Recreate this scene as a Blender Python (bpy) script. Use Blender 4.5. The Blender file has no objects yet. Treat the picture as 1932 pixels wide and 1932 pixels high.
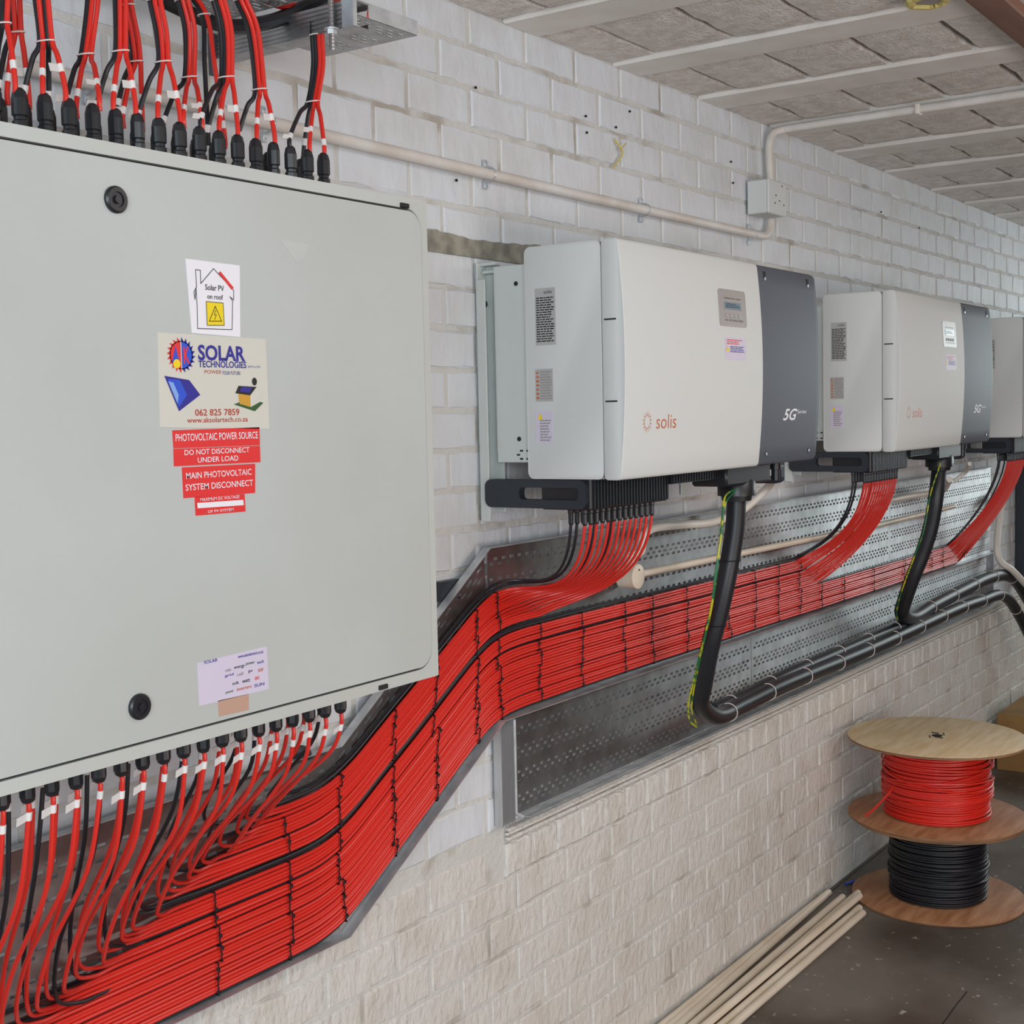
import bpy, bmesh, math, random
from mathutils import Vector, Matrix
from math import sin, cos, pi, radians
random.seed(7)
S = bpy.context.scene
COL = S.collection

# ------------------------------------------------------------------ camera, world, light, exposure
CAMZ = 1.832
FPX, YAW, PIT, ROL = 2537.8, radians(55.108), radians(-4.136), radians(-1.254)
F_ = Vector((sin(YAW)*cos(PIT), cos(YAW)*cos(PIT), sin(PIT)))
r_ = Vector((cos(YAW), -sin(YAW), 0)); u_ = r_.cross(F_)
R2 = cos(ROL)*r_ + sin(ROL)*u_
U2 = -sin(ROL)*r_ + cos(ROL)*u_
cam = bpy.data.cameras.new('camera'); camo = bpy.data.objects.new('camera', cam); COL.objects.link(camo)
camo.matrix_world = Matrix(((R2.x, U2.x, -F_.x, 0), (R2.y, U2.y, -F_.y, 0), (R2.z, U2.z, -F_.z, CAMZ), (0, 0, 0, 1)))
cam.sensor_width = 36; cam.lens = FPX/1932*36; cam.clip_start = .02
S.camera = camo
S.view_settings.view_transform = 'Standard'; S.view_settings.look = 'None'
S.view_settings.gamma = 1; S.view_settings.use_curve_mapping = False
S.view_settings.exposure = -0.05
w = bpy.data.worlds.new('daylight'); S.world = w; w.use_nodes = True
w.node_tree.nodes['Background'].inputs[0].default_value = (.80, .90, 1, 1)
w.node_tree.nodes['Background'].inputs[1].default_value = .35

def area(name, loc, target, sx, sy, power, color):
    l = bpy.data.lights.new(name, 'AREA'); l.shape = 'RECTANGLE'; l.size = sx; l.size_y = sy
    l.energy = power; l.color = color
    o = bpy.data.objects.new(name, l); COL.objects.link(o); o.location = loc
    o.rotation_euler = (Vector(target)-Vector(loc)).to_track_quat('-Z', 'Y').to_euler()
    return o
area('daylight_from_high_door_opening', (-2.0, -1.3, 2.05), (2.6, 1.9, 1.9), 2.8, 1.3, 138, (.80, .92, 1))
area('daylight_from_far_window', (9.9, .1, 2.15), (6.2, 1.8, 2.0), 2.6, 1.0, 50, (.86, .99, 1))
area('fluorescent_tube_over_walkway', (3.2, -.5, 2.70), (3.2, -.2, 0), 1.5, .12, 26, (1, .95, .90))
area('added_ceiling_fill', (1.6, -3.3, .9), (2.6, -.4, 2.8), 3.0, 1.2, 92, (1, .91, .86))  # added fill lamp aimed upward to brighten the ceiling, not a real window

# ------------------------------------------------------------------ helpers
def ray(px, py):
    return R2*((px-966)/FPX) + U2*(-(py-966)/FPX) + F_
def P(px, py, Y):                       # the point of the plane y = Y seen at a photograph pixel
    d = ray(px, py); k = Y/d.y; return Vector((d.x*k, Y, d.z*k+CAMZ))
def PX(px, py, X):
    d = ray(px, py); k = X/d.x; return Vector((X, d.y*k, d.z*k+CAMZ))

def tag(o, label=None, cat=None, group=None, kind=None):
    if label: o['label'] = label
    if cat: o['category'] = cat
    if group: o['group'] = group
    if kind: o['kind'] = kind
    return o
def empty(name, loc, label, cat, group=None):
    o = bpy.data.objects.new(name, None); COL.objects.link(o); o.location = loc; o.empty_display_size = .02
    return tag(o, label, cat, group)

class MB:
    def __init__(s): s.v = []; s.f = []; s.mi = []; s.m = 0
    def add(s, vs, fs):
        b = len(s.v); s.v += [tuple(v) for v in vs]
        s.f += [tuple(i+b for i in f) for f in fs]; s.mi += [s.m]*len(fs); return s
    def box(s, x0, x1, y0, y1, z0, z1):
        v = [(x, y, z) for x in (x0, x1) for y in (y0, y1) for z in (z0, z1)]
        return s.add(v, [(0, 1, 3, 2), (4, 6, 7, 5), (0, 4, 5, 1), (2, 3, 7, 6), (0, 2, 6, 4), (1, 5, 7, 3)])
    def bbox(s, x0, x1, y0, y1, z0, z1, b=.002):          # chamfered box
        c = Vector(((x0+x1)/2, (y0+y1)/2, (z0+z1)/2)); h = Vector((abs(x1-x0)/2, abs(y1-y0)/2, abs(z1-z0)/2))
        bm = bmesh.new(); bmesh.ops.create_cube(bm, size=1)
        for v in bm.verts: v.co = Vector((v.co.x*2*h.x, v.co.y*2*h.y, v.co.z*2*h.z)) + c
        bmesh.ops.bevel(bm, geom=bm.edges[:], offset=min(b, min(h)*.9), segments=1, affect='EDGES')
        bm.verts.index_update()
        s.add([v.co[:] for v in bm.verts], [[v.index for v in f.verts] for f in bm.faces]); bm.free(); return s
    def quad(s, a, b, c, d): return s.add([a, b, c, d], [(0, 1, 2, 3)])
    def tube(s, path, r, n=8, caps=True):
        path = [Vector(p) for p in path]; N = len(path)
        rs = r if isinstance(r, (list, tuple)) else [r]*N
        t0 = (path[1]-path[0]).normalized()
        up = Vector((0, 0, 1)) if abs(t0.z) < .9 else Vector((1, 0, 0))
        nrm = (up - t0*up.dot(t0)).normalized(); vs = []
        for i, p in enumerate(path):
            t = (path[min(i+1, N-1)]-path[max(i-1, 0)]).normalized()
            nrm = (nrm - t*nrm.dot(t)).normalized(); bn = t.cross(nrm)
            for k in range(n):
                a = 2*pi*k/n; vs.append(p + (nrm*cos(a)+bn*sin(a))*rs[i])
        fs = [(i*n+k, i*n+(k+1) % n, (i+1)*n+(k+1) % n, (i+1)*n+k) for i in range(N-1) for k in range(n)]
        if caps: fs += [tuple(range(n-1, -1, -1)), tuple((N-1)*n+k for k in range(n))]
        return s.add(vs, fs)
    def lathe(s, prof, c, n=20, axis='z', flute=0):
        c = Vector(c); vs = []
        for (r, h) in prof:
            for k in range(n):
                a = 2*pi*k/n; rr = r*(1-flute*(k % 2))
                if axis == 'z': vs.append(c+Vector((rr*cos(a), rr*sin(a), h)))
                elif axis == 'y': vs.append(c+Vector((rr*cos(a), h, rr*sin(a))))
                else: vs.append(c+Vector((h, rr*cos(a), rr*sin(a))))
        N = len(prof)
        fs = [(i*n+k, i*n+(k+1) % n, (i+1)*n+(k+1) % n, (i+1)*n+k) for i in range(N-1) for k in range(n)]
        fs += [tuple(range(n)), tuple((N-1)*n+k for k in range(n))]
        return s.add(vs, fs)
    def prism(s, pts, y0, y1):                            # (x, z) outline extruded along y
        n = len(pts)
        return s.add([(x, y0, z) for x, z in pts]+[(x, y1, z) for x, z in pts],
                     [tuple(range(n)), tuple(range(2*n-1, n-1, -1))]+[(i, i+n, (i+1) % n+n, (i+1) % n) for i in range(n)])
    def build(s, name, mat, parent=None, smooth=False, origin=None):
        me = bpy.data.meshes.new(name)
        if origin is None:
            if parent is None and s.v:
                xs = [v[0] for v in s.v]; ys = [v[1] for v in s.v]; zs = [v[2] for v in s.v]
                origin = ((min(xs)+max(xs))/2, (min(ys)+max(ys))/2, min(zs))
            else: origin = (0, 0, 0)
        o = Vector(origin)
        me.from_pydata([(v[0]-o.x, v[1]-o.y, v[2]-o.z) for v in s.v], [], s.f)
        mats = mat if isinstance(mat, (list, tuple)) else [mat]
        for m in mats: me.materials.append(m)
        if len(mats) > 1: me.polygons.foreach_set('material_index', s.mi)
        bm = bmesh.new(); bm.from_mesh(me); bmesh.ops.recalc_face_normals(bm, faces=bm.faces[:]); bm.to_mesh(me); bm.free()
        if smooth:
            me.polygons.foreach_set('use_smooth', [True]*len(me.polygons))
            try: me.set_sharp_from_angle(angle=radians(38))
            except Exception: pass
        me.update()
        ob = bpy.data.objects.new(name, me); COL.objects.link(ob)
        if parent: ob.parent = parent
        ob.location = origin
        return ob

def rel(mb, root):                                        # vertices from world to the root's frame
    l = root.location
    mb.v = [(v[0]-l.x, v[1]-l.y, v[2]-l.z) for v in mb.v]; return mb
def dup(o, parent=None, **kw):
    c = o.copy(); COL.objects.link(c); c.parent = parent
    for ch in list(o.children): dup(ch, c)
    for k, v in kw.items(): c[k] = v
    return c
def rrect(x0, x1, z0, z1, r, n=6):
    out = []
    for cx, cz, a0 in ((x1-r, z1-r, 0), (x0+r, z1-r, 90), (x0+r, z0+r, 180), (x1-r, z0+r, 270)):
        for i in range(n+1):
            a = radians(a0+90*i/n); out.append((cx+r*cos(a), cz+r*sin(a)))
    return out
def cr(pts, n=8):                                         # Catmull-Rom through points
    p = [Vector(q) for q in pts]; p = [p[0]*2-p[1]]+p+[p[-1]*2-p[-2]]; out = []
    for i in range(1, len(p)-2):
        for k in range(n):
            t = k/n
            out.append(.5*((2*p[i])+(p[i+1]-p[i-1])*t+(2*p[i-1]-5*p[i]+4*p[i+1]-p[i+2])*t*t+(3*p[i]-p[i-1]-3*p[i+1]+p[i+2])*t**3))
    return out+[p[-2]]
def bez(a, b, c, d, n=16):
    a, b, c, d = map(Vector, (a, b, c, d))
    return [a*(1-t)**3+3*b*t*(1-t)**2+3*c*t*t*(1-t)+d*t**3 for t in [i/n for i in range(n+1)]]

# ------------------------------------------------------------------ materials
def srgb(r, g, b):
    f = lambda c: (c/255/12.92) if c/255 <= .04045 else ((c/255+.055)/1.055)**2.4
    return (f(r), f(g), f(b), 1)
def mat(name, col, rough=.5, metal=0, var=None, vscale=8, stretch=(1, 1, 1), bump=0, bscale=60, bstretch=(1, 1, 1), bdist=.002, detail=4, contrast=(.35, .65), spec=.5):
    m = bpy.data.materials.new(name); m.use_nodes = True; nt = m.node_tree; N = nt.nodes; L = nt.links
    b = N['Principled BSDF']; b.inputs['Base Color'].default_value = col
    b.inputs['Roughness'].default_value = rough; b.inputs['Metallic'].default_value = metal
    b.inputs['Specular IOR Level'].default_value = spec
    tc = N.new('ShaderNodeNewGeometry')
    def noise(sc, st):
        mp = N.new('ShaderNodeMapping'); mp.inputs['Scale'].default_value = st; L.new(tc.outputs['Position'], mp.inputs[0])
        n = N.new('ShaderNodeTexNoise'); n.inputs['Scale'].default_value = sc; n.inputs['Detail'].default_value = detail
        L.new(mp.outputs[0], n.inputs['Vector']); return n
    if var:
        n = noise(vscale, stretch); r = N.new('ShaderNodeValToRGB')
        r.color_ramp.elements[0].position = contrast[0]; r.color_ramp.elements[1].position = contrast[1]
        r.color_ramp.elements[0].color = var; r.color_ramp.elements[1].color = col
        L.new(n.outputs[0], r.inputs[0]); L.new(r.outputs[0], b.inputs['Base Color'])
    if bump:
        n = noise(bscale, bstretch); bp = N.new('ShaderNodeBump'); bp.inputs['Strength'].default_value = bump
        bp.inputs['Distance'].default_value = bdist; L.new(n.outputs[0], bp.inputs['Height']); L.new(bp.outputs[0], b.inputs['Normal'])
    return m
M = {}
M['red'] = mat('red_cable_jacket', (.66, .024, .014, 1), .36)
M['black'] = mat('black_cable_jacket', (.012, .013, .017, 1), .42)
M['plastic'] = mat('black_plastic', (.012, .013, .016, 1), .38)
M['slate'] = mat('slate_plastic', (.020, .026, .036, 1), .45)
M['tie'] = mat('black_nylon', (.008, .008, .012, 1), .45)
M['wtie'] = mat('white_nylon', srgb(215, 205, 200), .5)
M['tagw'] = mat('paper_white', srgb(225, 222, 220), .6)
M['cab'] = mat('cabinet_paint', srgb(188, 192, 188), .42, var=srgb(184, 186, 180), vscale=2.5, bump=.06, bscale=420, bdist=.0006)
M['door'] = mat('door_paint', srgb(186, 190, 188), .45, var=srgb(180, 183, 179), vscale=2.2, bump=.06, bscale=420, bdist=.0006)
M['gasket'] = mat('black_gasket', (.012, .011, .010, 1), .7)
M['galv'] = mat('galvanised_steel', (.60, .61, .62, 1), .17, 1, var=(.46, .46, .47, 1), vscale=22, bump=.10, bscale=14, bdist=.001)
M['galv2'] = mat('galvanised_lip', (.68, .71, .73, 1), .45, .6, var=(.46, .49, .52, 1), vscale=18)
M['alu'] = mat('aluminium_profile', (.60, .60, .61, 1), .38, .8)
M['inv'] = mat('inverter_white', srgb(208, 210, 208), .55, spec=.35)
M['invdark'] = mat('inverter_charcoal', srgb(84, 88, 98), .55, 0, spec=.35, bump=.05, bscale=500, bdist=.0004)
M['bracket'] = mat('bracket_grey', srgb(205, 210, 206), .45)
M['wall'] = mat('white_wall_paint', srgb(214, 217, 221), .58, var=srgb(206, 207, 208), vscale=4, stretch=(1, 1, 1.6), bump=.55, bscale=24, bstretch=(1.4, 1.4, .75), bdist=.009, detail=7, contrast=(.30, .55))
M['wallr'] = mat('rough_wall_paint', srgb(214, 210, 204), .62, var=srgb(204, 197, 188), vscale=7, bump=.85, bscale=42, bstretch=(1.3, 1.3, .75), bdist=.011, detail=8, contrast=(.30, .55))
M['joint'] = mat('painted_mortar', srgb(205, 203, 198), .75, var=srgb(170, 163, 152), vscale=7, bump=.7, bscale=50, bdist=.007, detail=7, contrast=(.30, .46))
M['bare'] = mat('bare_mortar', srgb(158, 154, 140), .9, var=srgb(120, 116, 108), vscale=30, bump=.6, bscale=90, bdist=.004, detail=7)
M['block'] = mat('ceiling_block_paint', srgb(238, 232, 227), .9, var=srgb(218, 208, 200), vscale=30, bump=1, bscale=110, bdist=.010, detail=8)
M['beam'] = mat('ceiling_beam_paint', srgb(234, 229, 224), .7, var=srgb(224, 217, 210), vscale=8, bump=.15, bscale=40, bdist=.003)
M['void'] = mat('gap_shade', srgb(26, 20, 18), .95)  # near-black colour standing in for the shade inside gaps and holes
M['pvc'] = mat('white_pvc', srgb(222, 216, 206), .4)
M['pvcold'] = mat('painted_conduit', srgb(222, 218, 214), .5, var=srgb(206, 196, 186), vscale=9, bump=.2, bscale=60, bdist=.001)
M['cream'] = mat('cream_pvc', srgb(228, 216, 198), .42, var=srgb(216, 200, 178), vscale=6)
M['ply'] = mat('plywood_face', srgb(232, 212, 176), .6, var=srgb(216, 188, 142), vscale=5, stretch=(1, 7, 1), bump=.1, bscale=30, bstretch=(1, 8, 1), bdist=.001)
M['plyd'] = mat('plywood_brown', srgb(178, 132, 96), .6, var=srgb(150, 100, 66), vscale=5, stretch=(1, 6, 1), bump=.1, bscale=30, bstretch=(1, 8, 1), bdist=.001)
M['plyedge'] = mat('plywood_edge', srgb(160, 120, 86), .7, var=srgb(110, 76, 54), vscale=20, stretch=(.3, .3, 9))
M['card'] = mat('cardboard', srgb(150, 116, 66), .8, var=srgb(134, 100, 56), vscale=8)
M['timber'] = mat('brown_timber', srgb(132, 92, 74), .6, var=srgb(104, 70, 56), vscale=5, stretch=(.4, 6, 6))
M['brown'] = mat('brown_tape', srgb(186, 150, 132), .45)
M['foam'] = mat('yellow_foam', srgb(206, 190, 120), .9, bump=.6, bscale=90, bdist=.004)
def flat(name, r, g, b, rough=.5): M[name] = mat('print_'+name, srgb(r, g, b), rough)
flat('white', 232, 230, 236); flat('ink', 25, 25, 28); flat('pred', 220, 48, 48); flat('pyel', 236, 208, 20)
flat('navy', 44, 40, 140); flat('blue', 40, 80, 200); flat('sky', 130, 165, 225); flat('clay', 178, 66, 44); flat('cream2', 206, 203, 192)
flat('lilac', 205, 196, 214); flat('orange', 192, 104, 62); flat('green', 50, 86, 44); flat('grey', 150, 142, 140); flat('lcd', 120, 140, 155, .2)
flat('silver', 172, 172, 170); flat('panelgrey', 158, 150, 146, .35); flat('gold', 200, 150, 50)
M['yg'] = mat('earth_wire', srgb(190, 190, 30), .4, var=srgb(30, 110, 60), vscale=22, contrast=(.48, .52))
M['bluetape'] = mat('blue_tape', srgb(40, 60, 150), .5)
nt = M['galv'].node_tree; b = nt.nodes['Principled BSDF']; cx_ = nt.nodes.new('ShaderNodeCombineXYZ'); cx_.inputs[2].default_value = 1
nt.links.new(cx_.outputs[0], b.inputs['Tangent']); b.inputs['Anisotropic'].default_value = .85; b.inputs['Roughness'].default_value = .44
M['redbrick'] = mat('red_brick_wall', srgb(158, 78, 60), .8, var=srgb(120, 56, 44), vscale=6)
# floor: worn concrete
mf = mat('worn_concrete', srgb(116, 110, 102), .5, var=srgb(82, 72, 64), vscale=2.1, bump=.08, bscale=24, bdist=.003, detail=9, contrast=(.38, .62)); M['floor'] = mf
nt = mf.node_tree; N = nt.nodes; L = nt.links; b = N['Principled BSDF']; src = b.inputs['Base Color'].links[0].from_socket
g = N.new('ShaderNodeNewGeometry'); n2 = N.new('ShaderNodeTexNoise'); n2.inputs['Scale'].default_value = 26; n2.inputs['Detail'].default_value = 8; L.new(g.outputs['Position'], n2.inputs['Vector'])
rp = N.new('ShaderNodeValToRGB'); rp.color_ramp.elements[0].position = .64; rp.color_ramp.elements[1].position = .72; L.new(n2.outputs[0], rp.inputs[0])
mx = N.new('ShaderNodeMixRGB'); mx.inputs[2].default_value = srgb(176, 170, 160); L.new(rp.outputs[0], mx.inputs[0]); L.new(src, mx.inputs[1]); L.new(mx.outputs[0], b.inputs['Base Color'])

# ------------------------------------------------------------------ room shell
WY, CZ = 1.9, 2.779
XL, XR, YF = -3.0, 11.0, -3.8
tag(MB().box(XL, XR, YF, WY+.1, -.1, 0).build('floor', M['floor']), 'worn grey concrete floor with scuffs and stains', 'floor', kind='structure')
WB = WY+.0018
wall = MB().box(XL, XR, WB, WY+.12, 0, 2.95).build('wall_left', M['joint'])
tag(wall, 'white painted brick wall carrying the electrical equipment', 'wall', kind='structure')
tag(MB().box(XR, XR+.1, YF, WY+.1, 0, 2.95).build('wall_back', M['redbrick']), 'red brick wall at the far end of the room', 'wall', kind='structure')
tag(MB().box(XL, XR, YF-.1, YF, 0, 2.95).build('wall_right', M['redbrick']), 'red brick wall opposite the equipment', 'wall', kind='structure')
ceil = tag(MB().box(XL, XR, YF, WY+.1, CZ+.045, CZ+.15).build('ceiling', M['void']), 'beam and block ceiling in rough white paint', 'ceiling', kind='structure')

# bricks -----------------------------------------------------------
def brick_mesh(Lb, H, seed, D=.0031):
    rnd = random.Random(seed); nx = 5; b = .0058
    mb = MB(); xs = [-Lb/2+Lb*i/nx for i in range(nx+1)]; front = []; 
    j = lambda a: rnd.uniform(-a, a)*1.5
    top = [(x, -D+b*.9+j(.0006), H/2-j(.002)) for x in xs]; top2 = [(x*(1-2*b/Lb), -D+j(.0012), H/2-b+j(.0015)) for x in xs]
    bot2 = [(x*(1-2*b/Lb), -D+j(.0012), -H/2+b+j(.0015)) for x in xs]; bot = [(x, -D+b*.9+j(.0006), -H/2+j(.002)) for x in xs]
    tb = [(x, 0, H/2) for x in xs]; bb = [(x, 0, -H/2) for x in xs]
    rows = [tb, top, top2, bot2, bot, bb]; n = nx+1; vs = [v for r in rows for v in r]
    fs = [(r*n+i, r*n+i+1, (r+1)*n+i+1, (r+1)*n+i) for r in range(5) for i in range(nx)]
    fs += [tuple(r*n for r in range(6)), tuple(r*n+nx for r in range(5, -1, -1))]
    mb.add(vs, fs); return mb
def to_mesh(mb, name, m):
    o = mb.build(name, m, parent=None, smooth=False, origin=(0, 0, 0)); me = o.data; bpy.data.objects.remove(o); return me
BH = .094
bl = .224
var = [(brick_mesh(bl, BH-.007, s), None) for s in range(8)]
vmesh = [to_mesh(v[0], 'brick', M['wall']) for v in var]; vmesh_r = [to_mesh(v[0], 'brick', M['wallr']) for v in var]
hv = [brick_mesh(bl/2-.006, BH-.007, 30+s) for s in range(4)]; hmesh = [to_mesh(v, 'brick', M['wall']) for v in hv]
rv = [brick_mesh(.108, .080, 50+s, .010) for s in range(5)]; rmesh = [to_mesh(v, 'brick', M['wallr']) for v in rv]
def pxof(v):
    d = v-Vector((0, 0, CAMZ)); c = (d.dot(R2), d.dot(U2), d.dot(F_)); 
    if c[2] < .1: return (-999, -999, 1e9)
    return (966+FPX*c[0]/c[2], 966-FPX*c[1]/c[2], c[2])
bricks = []
def course(zc, row, x0, x1):
    x = x0 - (bl/2+.004 if row % 2 else 0); k = 0
    while x < x1:
        rnd = random.Random(row*1000+k); k += 1
        if x+bl > x0-.001 or row % 2 == 0:
            bricks.append((Vector((x+bl/2, WB, zc)), rnd.randrange(8), 'b', (rnd.uniform(-.0015, .0015), rnd.uniform(-.0025, .0015))))
        x += bl+.009
for k in range(21): course(2.786-BH*(k+.5), k, XL, XR)
for k in range(9):
    zc = .684-.0755*0-BH*(k+.5)
    if zc > .03: course(zc, k+1, XL, XR)
for k in range(1): course(.730, 2, XL, 2.45)
x = 2.66
k = 0
while x < XR-.2:
    bricks.append((Vector((x+.054, WB, .730)), k % 5, 'r', (0, -.004))); x += .119; k += 1
def vis(p):
    u, v, d = pxof(p)
    if not (-40 < u < 1972 and -40 < v < 1972): return 0
    if u < 805 and 240 < v < 1560: return 0
    x, z = p.x, p.z
    if 1.08 < z < 1.55 and x > 2.35: return 0
    if 0.82 < z < 1.1 and x > 2.7: return 0
    if .76 < z < 1.15 and x < 2.1: return 0
    if u > 1640 and v > 1420: return 0
    if u > 1130 and 600 < v < 900: return 0
    return (FPX/d)**2*(1.0 if True else 0)/(1+abs(p.x)/WY*.35)
order = sorted(range(len(bricks)), key=lambda i: -vis(bricks[i][0]))
single = set(i for i in order[:290] if vis(bricks[i][0]) > 0)
rest = MB()
for i, (p, vi, t, (dy, dz)) in enumerate(bricks):
    me = {'b': vmesh if p.z > .8 else vmesh_r, 'r': rmesh}[t]; 
    if i in single:
        o = bpy.data.objects.new('brick', me[vi % len(me)]); COL.objects.link(o); o.parent = wall
        o.location = p+Vector((0, dy, dz*.6)) - wall.location
    else:
        src_ = {'b': var, 'r': rv}[t][vi]; src_ = src_[0] if isinstance(src_, tuple) else src_; rest.m = 0 if p.z > .8 else 1
        rest.add([(v[0]+p.x, v[1]+p.y+dy, v[2]+p.z+dz*.6) for v in src_.v], src_.f)
rest.v = [(v[0]-wall.location.x, v[1]-wall.location.y, v[2]-wall.location.z) for v in rest.v]
tag(rest.build('brickwork', [M['wall'], M['wallr']], wall), kind='stuff')
# bare strip where an old duct was taken off, and the mortar fillet above the sill course
mb = MB(); xs = [1.9+.02*i for i in range(52)]
up = [2.252+.006*sin(x*9)+random.uniform(-.003, .003) for x in xs]
for i in range(len(xs)-1):
    y = WY-.0085
    mb.add([(xs[i], y, 2.203), (xs[i+1], y, 2.203), (xs[i+1], y, up[i+1]), (xs[i], y, up[i]),
            (xs[i], WB, 2.203), (xs[i+1], WB, 2.203), (xs[i+1], WB, up[i+1]), (xs[i], WB, up[i])], [(0, 1, 2, 3), (4, 7, 6, 5), (0, 4, 5, 1), (3, 2, 6, 7)])
tag(rel(mb, wall).build('bare_strip', M['bare'], wall), 'bare grey mortar strip left where an old duct was removed')
mb = MB()
for z, d in ((.778, .014), (.790, .010), (.802, .016)):
    mb.bbox(2.66, XR, WY-d, WB, z, z+.009, .003)
rel(mb, wall).build('mortar_fillet', M['wallr'], wall)
# screw holes and plugs
for (px, py) in ((898, 165), (1106, 219), (1108, 250), (1163, 240), (1380, 305), (1384, 345), (1663, 400), (1735, 430), (862, 340), (1189, 210)):
    p = P(px, py, WY-.007); rel(MB().lathe([(.0032, -.001), (.0032, .003)], p, 8, 'y'), wall).build('screw_hole', M['void'], wall)
p = P(1168, 285, WY-.008)
mb = MB().tube(cr([P(1160, 262, WY-.012), P(1170, 278, WY-.018), P(1174, 292, WY-.015), P(1157, 316, WY-.012)], 5), .003, 5)
mb.tube([P(1181, 270, WY-.012), P(1170, 283, WY-.02)], .002, 5)
tag(mb.build('twine_scrap', M['foam']), 'short twist of tan twine hanging from a wall plug', 'twine')

# ceiling beams and blocks ------------------------------------------
beam_e = [(x, x+.158) for x in (.087, .617, 1.147, 1.677, 2.207)] + [(2.73, 2.885), (3.25, 3.40), (3.76, 3.93), (4.285, 4.465), (4.86, 5.03), (5.405, 5.61), (6.0, 6.10), (6.50, 6.62), (7.02, 7.16), (7.55, 7.70), (8.08, 8.23), (8.6, 8.75)]
for (a, c) in beam_e:
    MBb = MB().bbox(a, c, -1.6, WY+.004, CZ-.004, CZ+.05, .005)
    rel(MBb, ceil).build('ceiling_beam', M['beam'], ceil)
bw = .215
def block_mesh(w_, seed):
    rnd = random.Random(seed); mb = MB(); nx, ny = 6, 4; h = .035
    def ed(i, n): return i in (0, n)
    vs = []
    for iy in range(ny+1):
        for ix in range(nx+1):
            x = -w_/2+w_*ix/nx; y = -bw/2+bw*iy/ny; z = rnd.uniform(-.002, .002)
            if ed(ix, nx) or ed(iy, ny): z += .005; x += rnd.uniform(-.003, .003)*(1 if ed(ix, nx) else 0); y += rnd.uniform(-.004, .006)*(1 if iy == 0 else 0)-rnd.uniform(-.004, .006)*(1 if iy == ny else 0)
            vs.append((x, y, z))
    n = nx+1; fs = [(j*n+i, j*n+i+1, (j+1)*n+i+1, (j+1)*n+i) for j in range(ny) for i in range(nx)]
    per = [i for i in range(n)]+[j*n+nx for j in range(1, ny+1)]+[ny*n+i for i in range(nx-1, -1, -1)]+[j*n for j in range(ny-1, 0, -1)]
    b0 = len(vs); vs += [(vs[i][0], vs[i][1], h) for i in per]; m = len(per)
    fs += [(per[i], per[(i+1) % m], b0+(i+1) % m, b0+i) for i in range(m)]
    mb.add(vs, fs); return mb
farb = MB()
for gi in range(len(beam_e)-1):
    a, c = beam_e[gi][1], beam_e[gi+1][0]; wd = c-a-.011; ms = [to_mesh(block_mesh(wd, gi*9+s), 'ceiling_block', M['block']) for s in range(3)]
    for r in range(14):
        yc = 1.772-.2345*(r-.5)-.0; 
        if r == 0: yc = 1.772+.115
        if yc < -1.5: break
        loc = Vector(((a+c)/2, yc if r else 1.888, CZ+.001+random.uniform(-.002, .003)))
        if r == 0: loc.y = 1.772+bw/2+.004
        if a > 1.0 and yc > .55:
            o = bpy.data.objects.new('ceiling_block', ms[r % 3]); COL.objects.link(o); o.parent = ceil; o.location = loc-ceil.location
            o.rotation_euler = (0, 0, random.uniform(-.006, .006))
        else:
            s_ = block_mesh(wd, gi*9+r % 3); farb.add([(v[0]+loc.x, v[1]+loc.y, v[2]+loc.z) for v in s_.v], s_.f)
tag(rel(farb, ceil).build('blockwork', M['block'], ceil), kind='stuff')
rel(MB().box(XL, XR, YF, -1.6, CZ-.01, CZ+.05).box(XL, .087, -1.6, WY, CZ-.002, CZ+.05).box(8.75, XR, -1.6, WY, CZ-.002, CZ+.05), ceil).build('plain_slab', M['beam'], ceil)
tag(MB().bbox(2.2, 9, .845, .925, CZ-.036, CZ-.006, .004).build('timber_batten', M['timber']), 'brown timber batten fixed under the ceiling', 'batten')
p = Vector((3.16, .985, CZ-.006)); d = ray(1752, -2); kk = (CZ-.012-CAMZ)/d.z; p = Vector((d.x*kk, d.y*kk, CZ-.012))
rt = empty('ceiling_outlet', p, 'round ceiling outlet sealed with a ragged ring of yellow foam', 'outlet')
mb = MB(); ring = []
for i in range(24):
    a = 2*pi*i/24; rr = .042+random.uniform(-.006, .006); ring.append(Vector((rr*cos(a), rr*sin(a), random.uniform(-.003, .003))))
mb.tube(ring+[ring[0]], .012, 7); mb.build('foam_ring', M['foam'], rt, True)
MB().lathe([(.030, -.006), (.030, .006), (.012, .01)], (0, 0, 0), 16).build('socket', M['grey'], rt, True)

# ------------------------------------------------------------------ text and prints
def text_mesh(body, x0, x1, z0, z1, y, m, name='lettering', parent=None, bold=0, shear=0, slope=0):
    c = bpy.data.curves.new('t', 'FONT'); c.body = body; c.offset = bold; c.shear = shear; c.resolution_u = 3
    c.align_x = 'CENTER'; c.space_line = 1.1
    o = bpy.data.objects.new('t', c); COL.objects.link(o)
    dg = bpy.context.evaluated_depsgraph_get(); dg.update(); me = bpy.data.meshes.new_from_object(o.evaluated_get(dg))
    bpy.data.objects.remove(o)
    xs = [v.co.x for v in me.vertices]; ys = [v.co.y for v in me.vertices]; a0, a1, b0, b1 = min(xs), max(xs), min(ys), max(ys)
    for v in me.vertices:
        fx = (v.co.x-a0)/(a1-a0); fz = (v.co.y-b0)/(b1-b0)
        v.co = Vector((x0+(x1-x0)*fx, y, z0+(z1-z0)*fz+slope*(fx-.5)))
    me.materials.clear(); me.materials.append(m); me.name = name
    for p_ in me.polygons: p_.material_index = 0
    ob = bpy.data.objects.new(name, me); COL.objects.link(ob); ob.parent = parent; return ob
def plate(name, q, y, m, parent, th=.0006):               # q: (x, z) corners, a thin sticker
    return MB().prism(q, y-th, y+.0002).build(name, m, parent)
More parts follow.
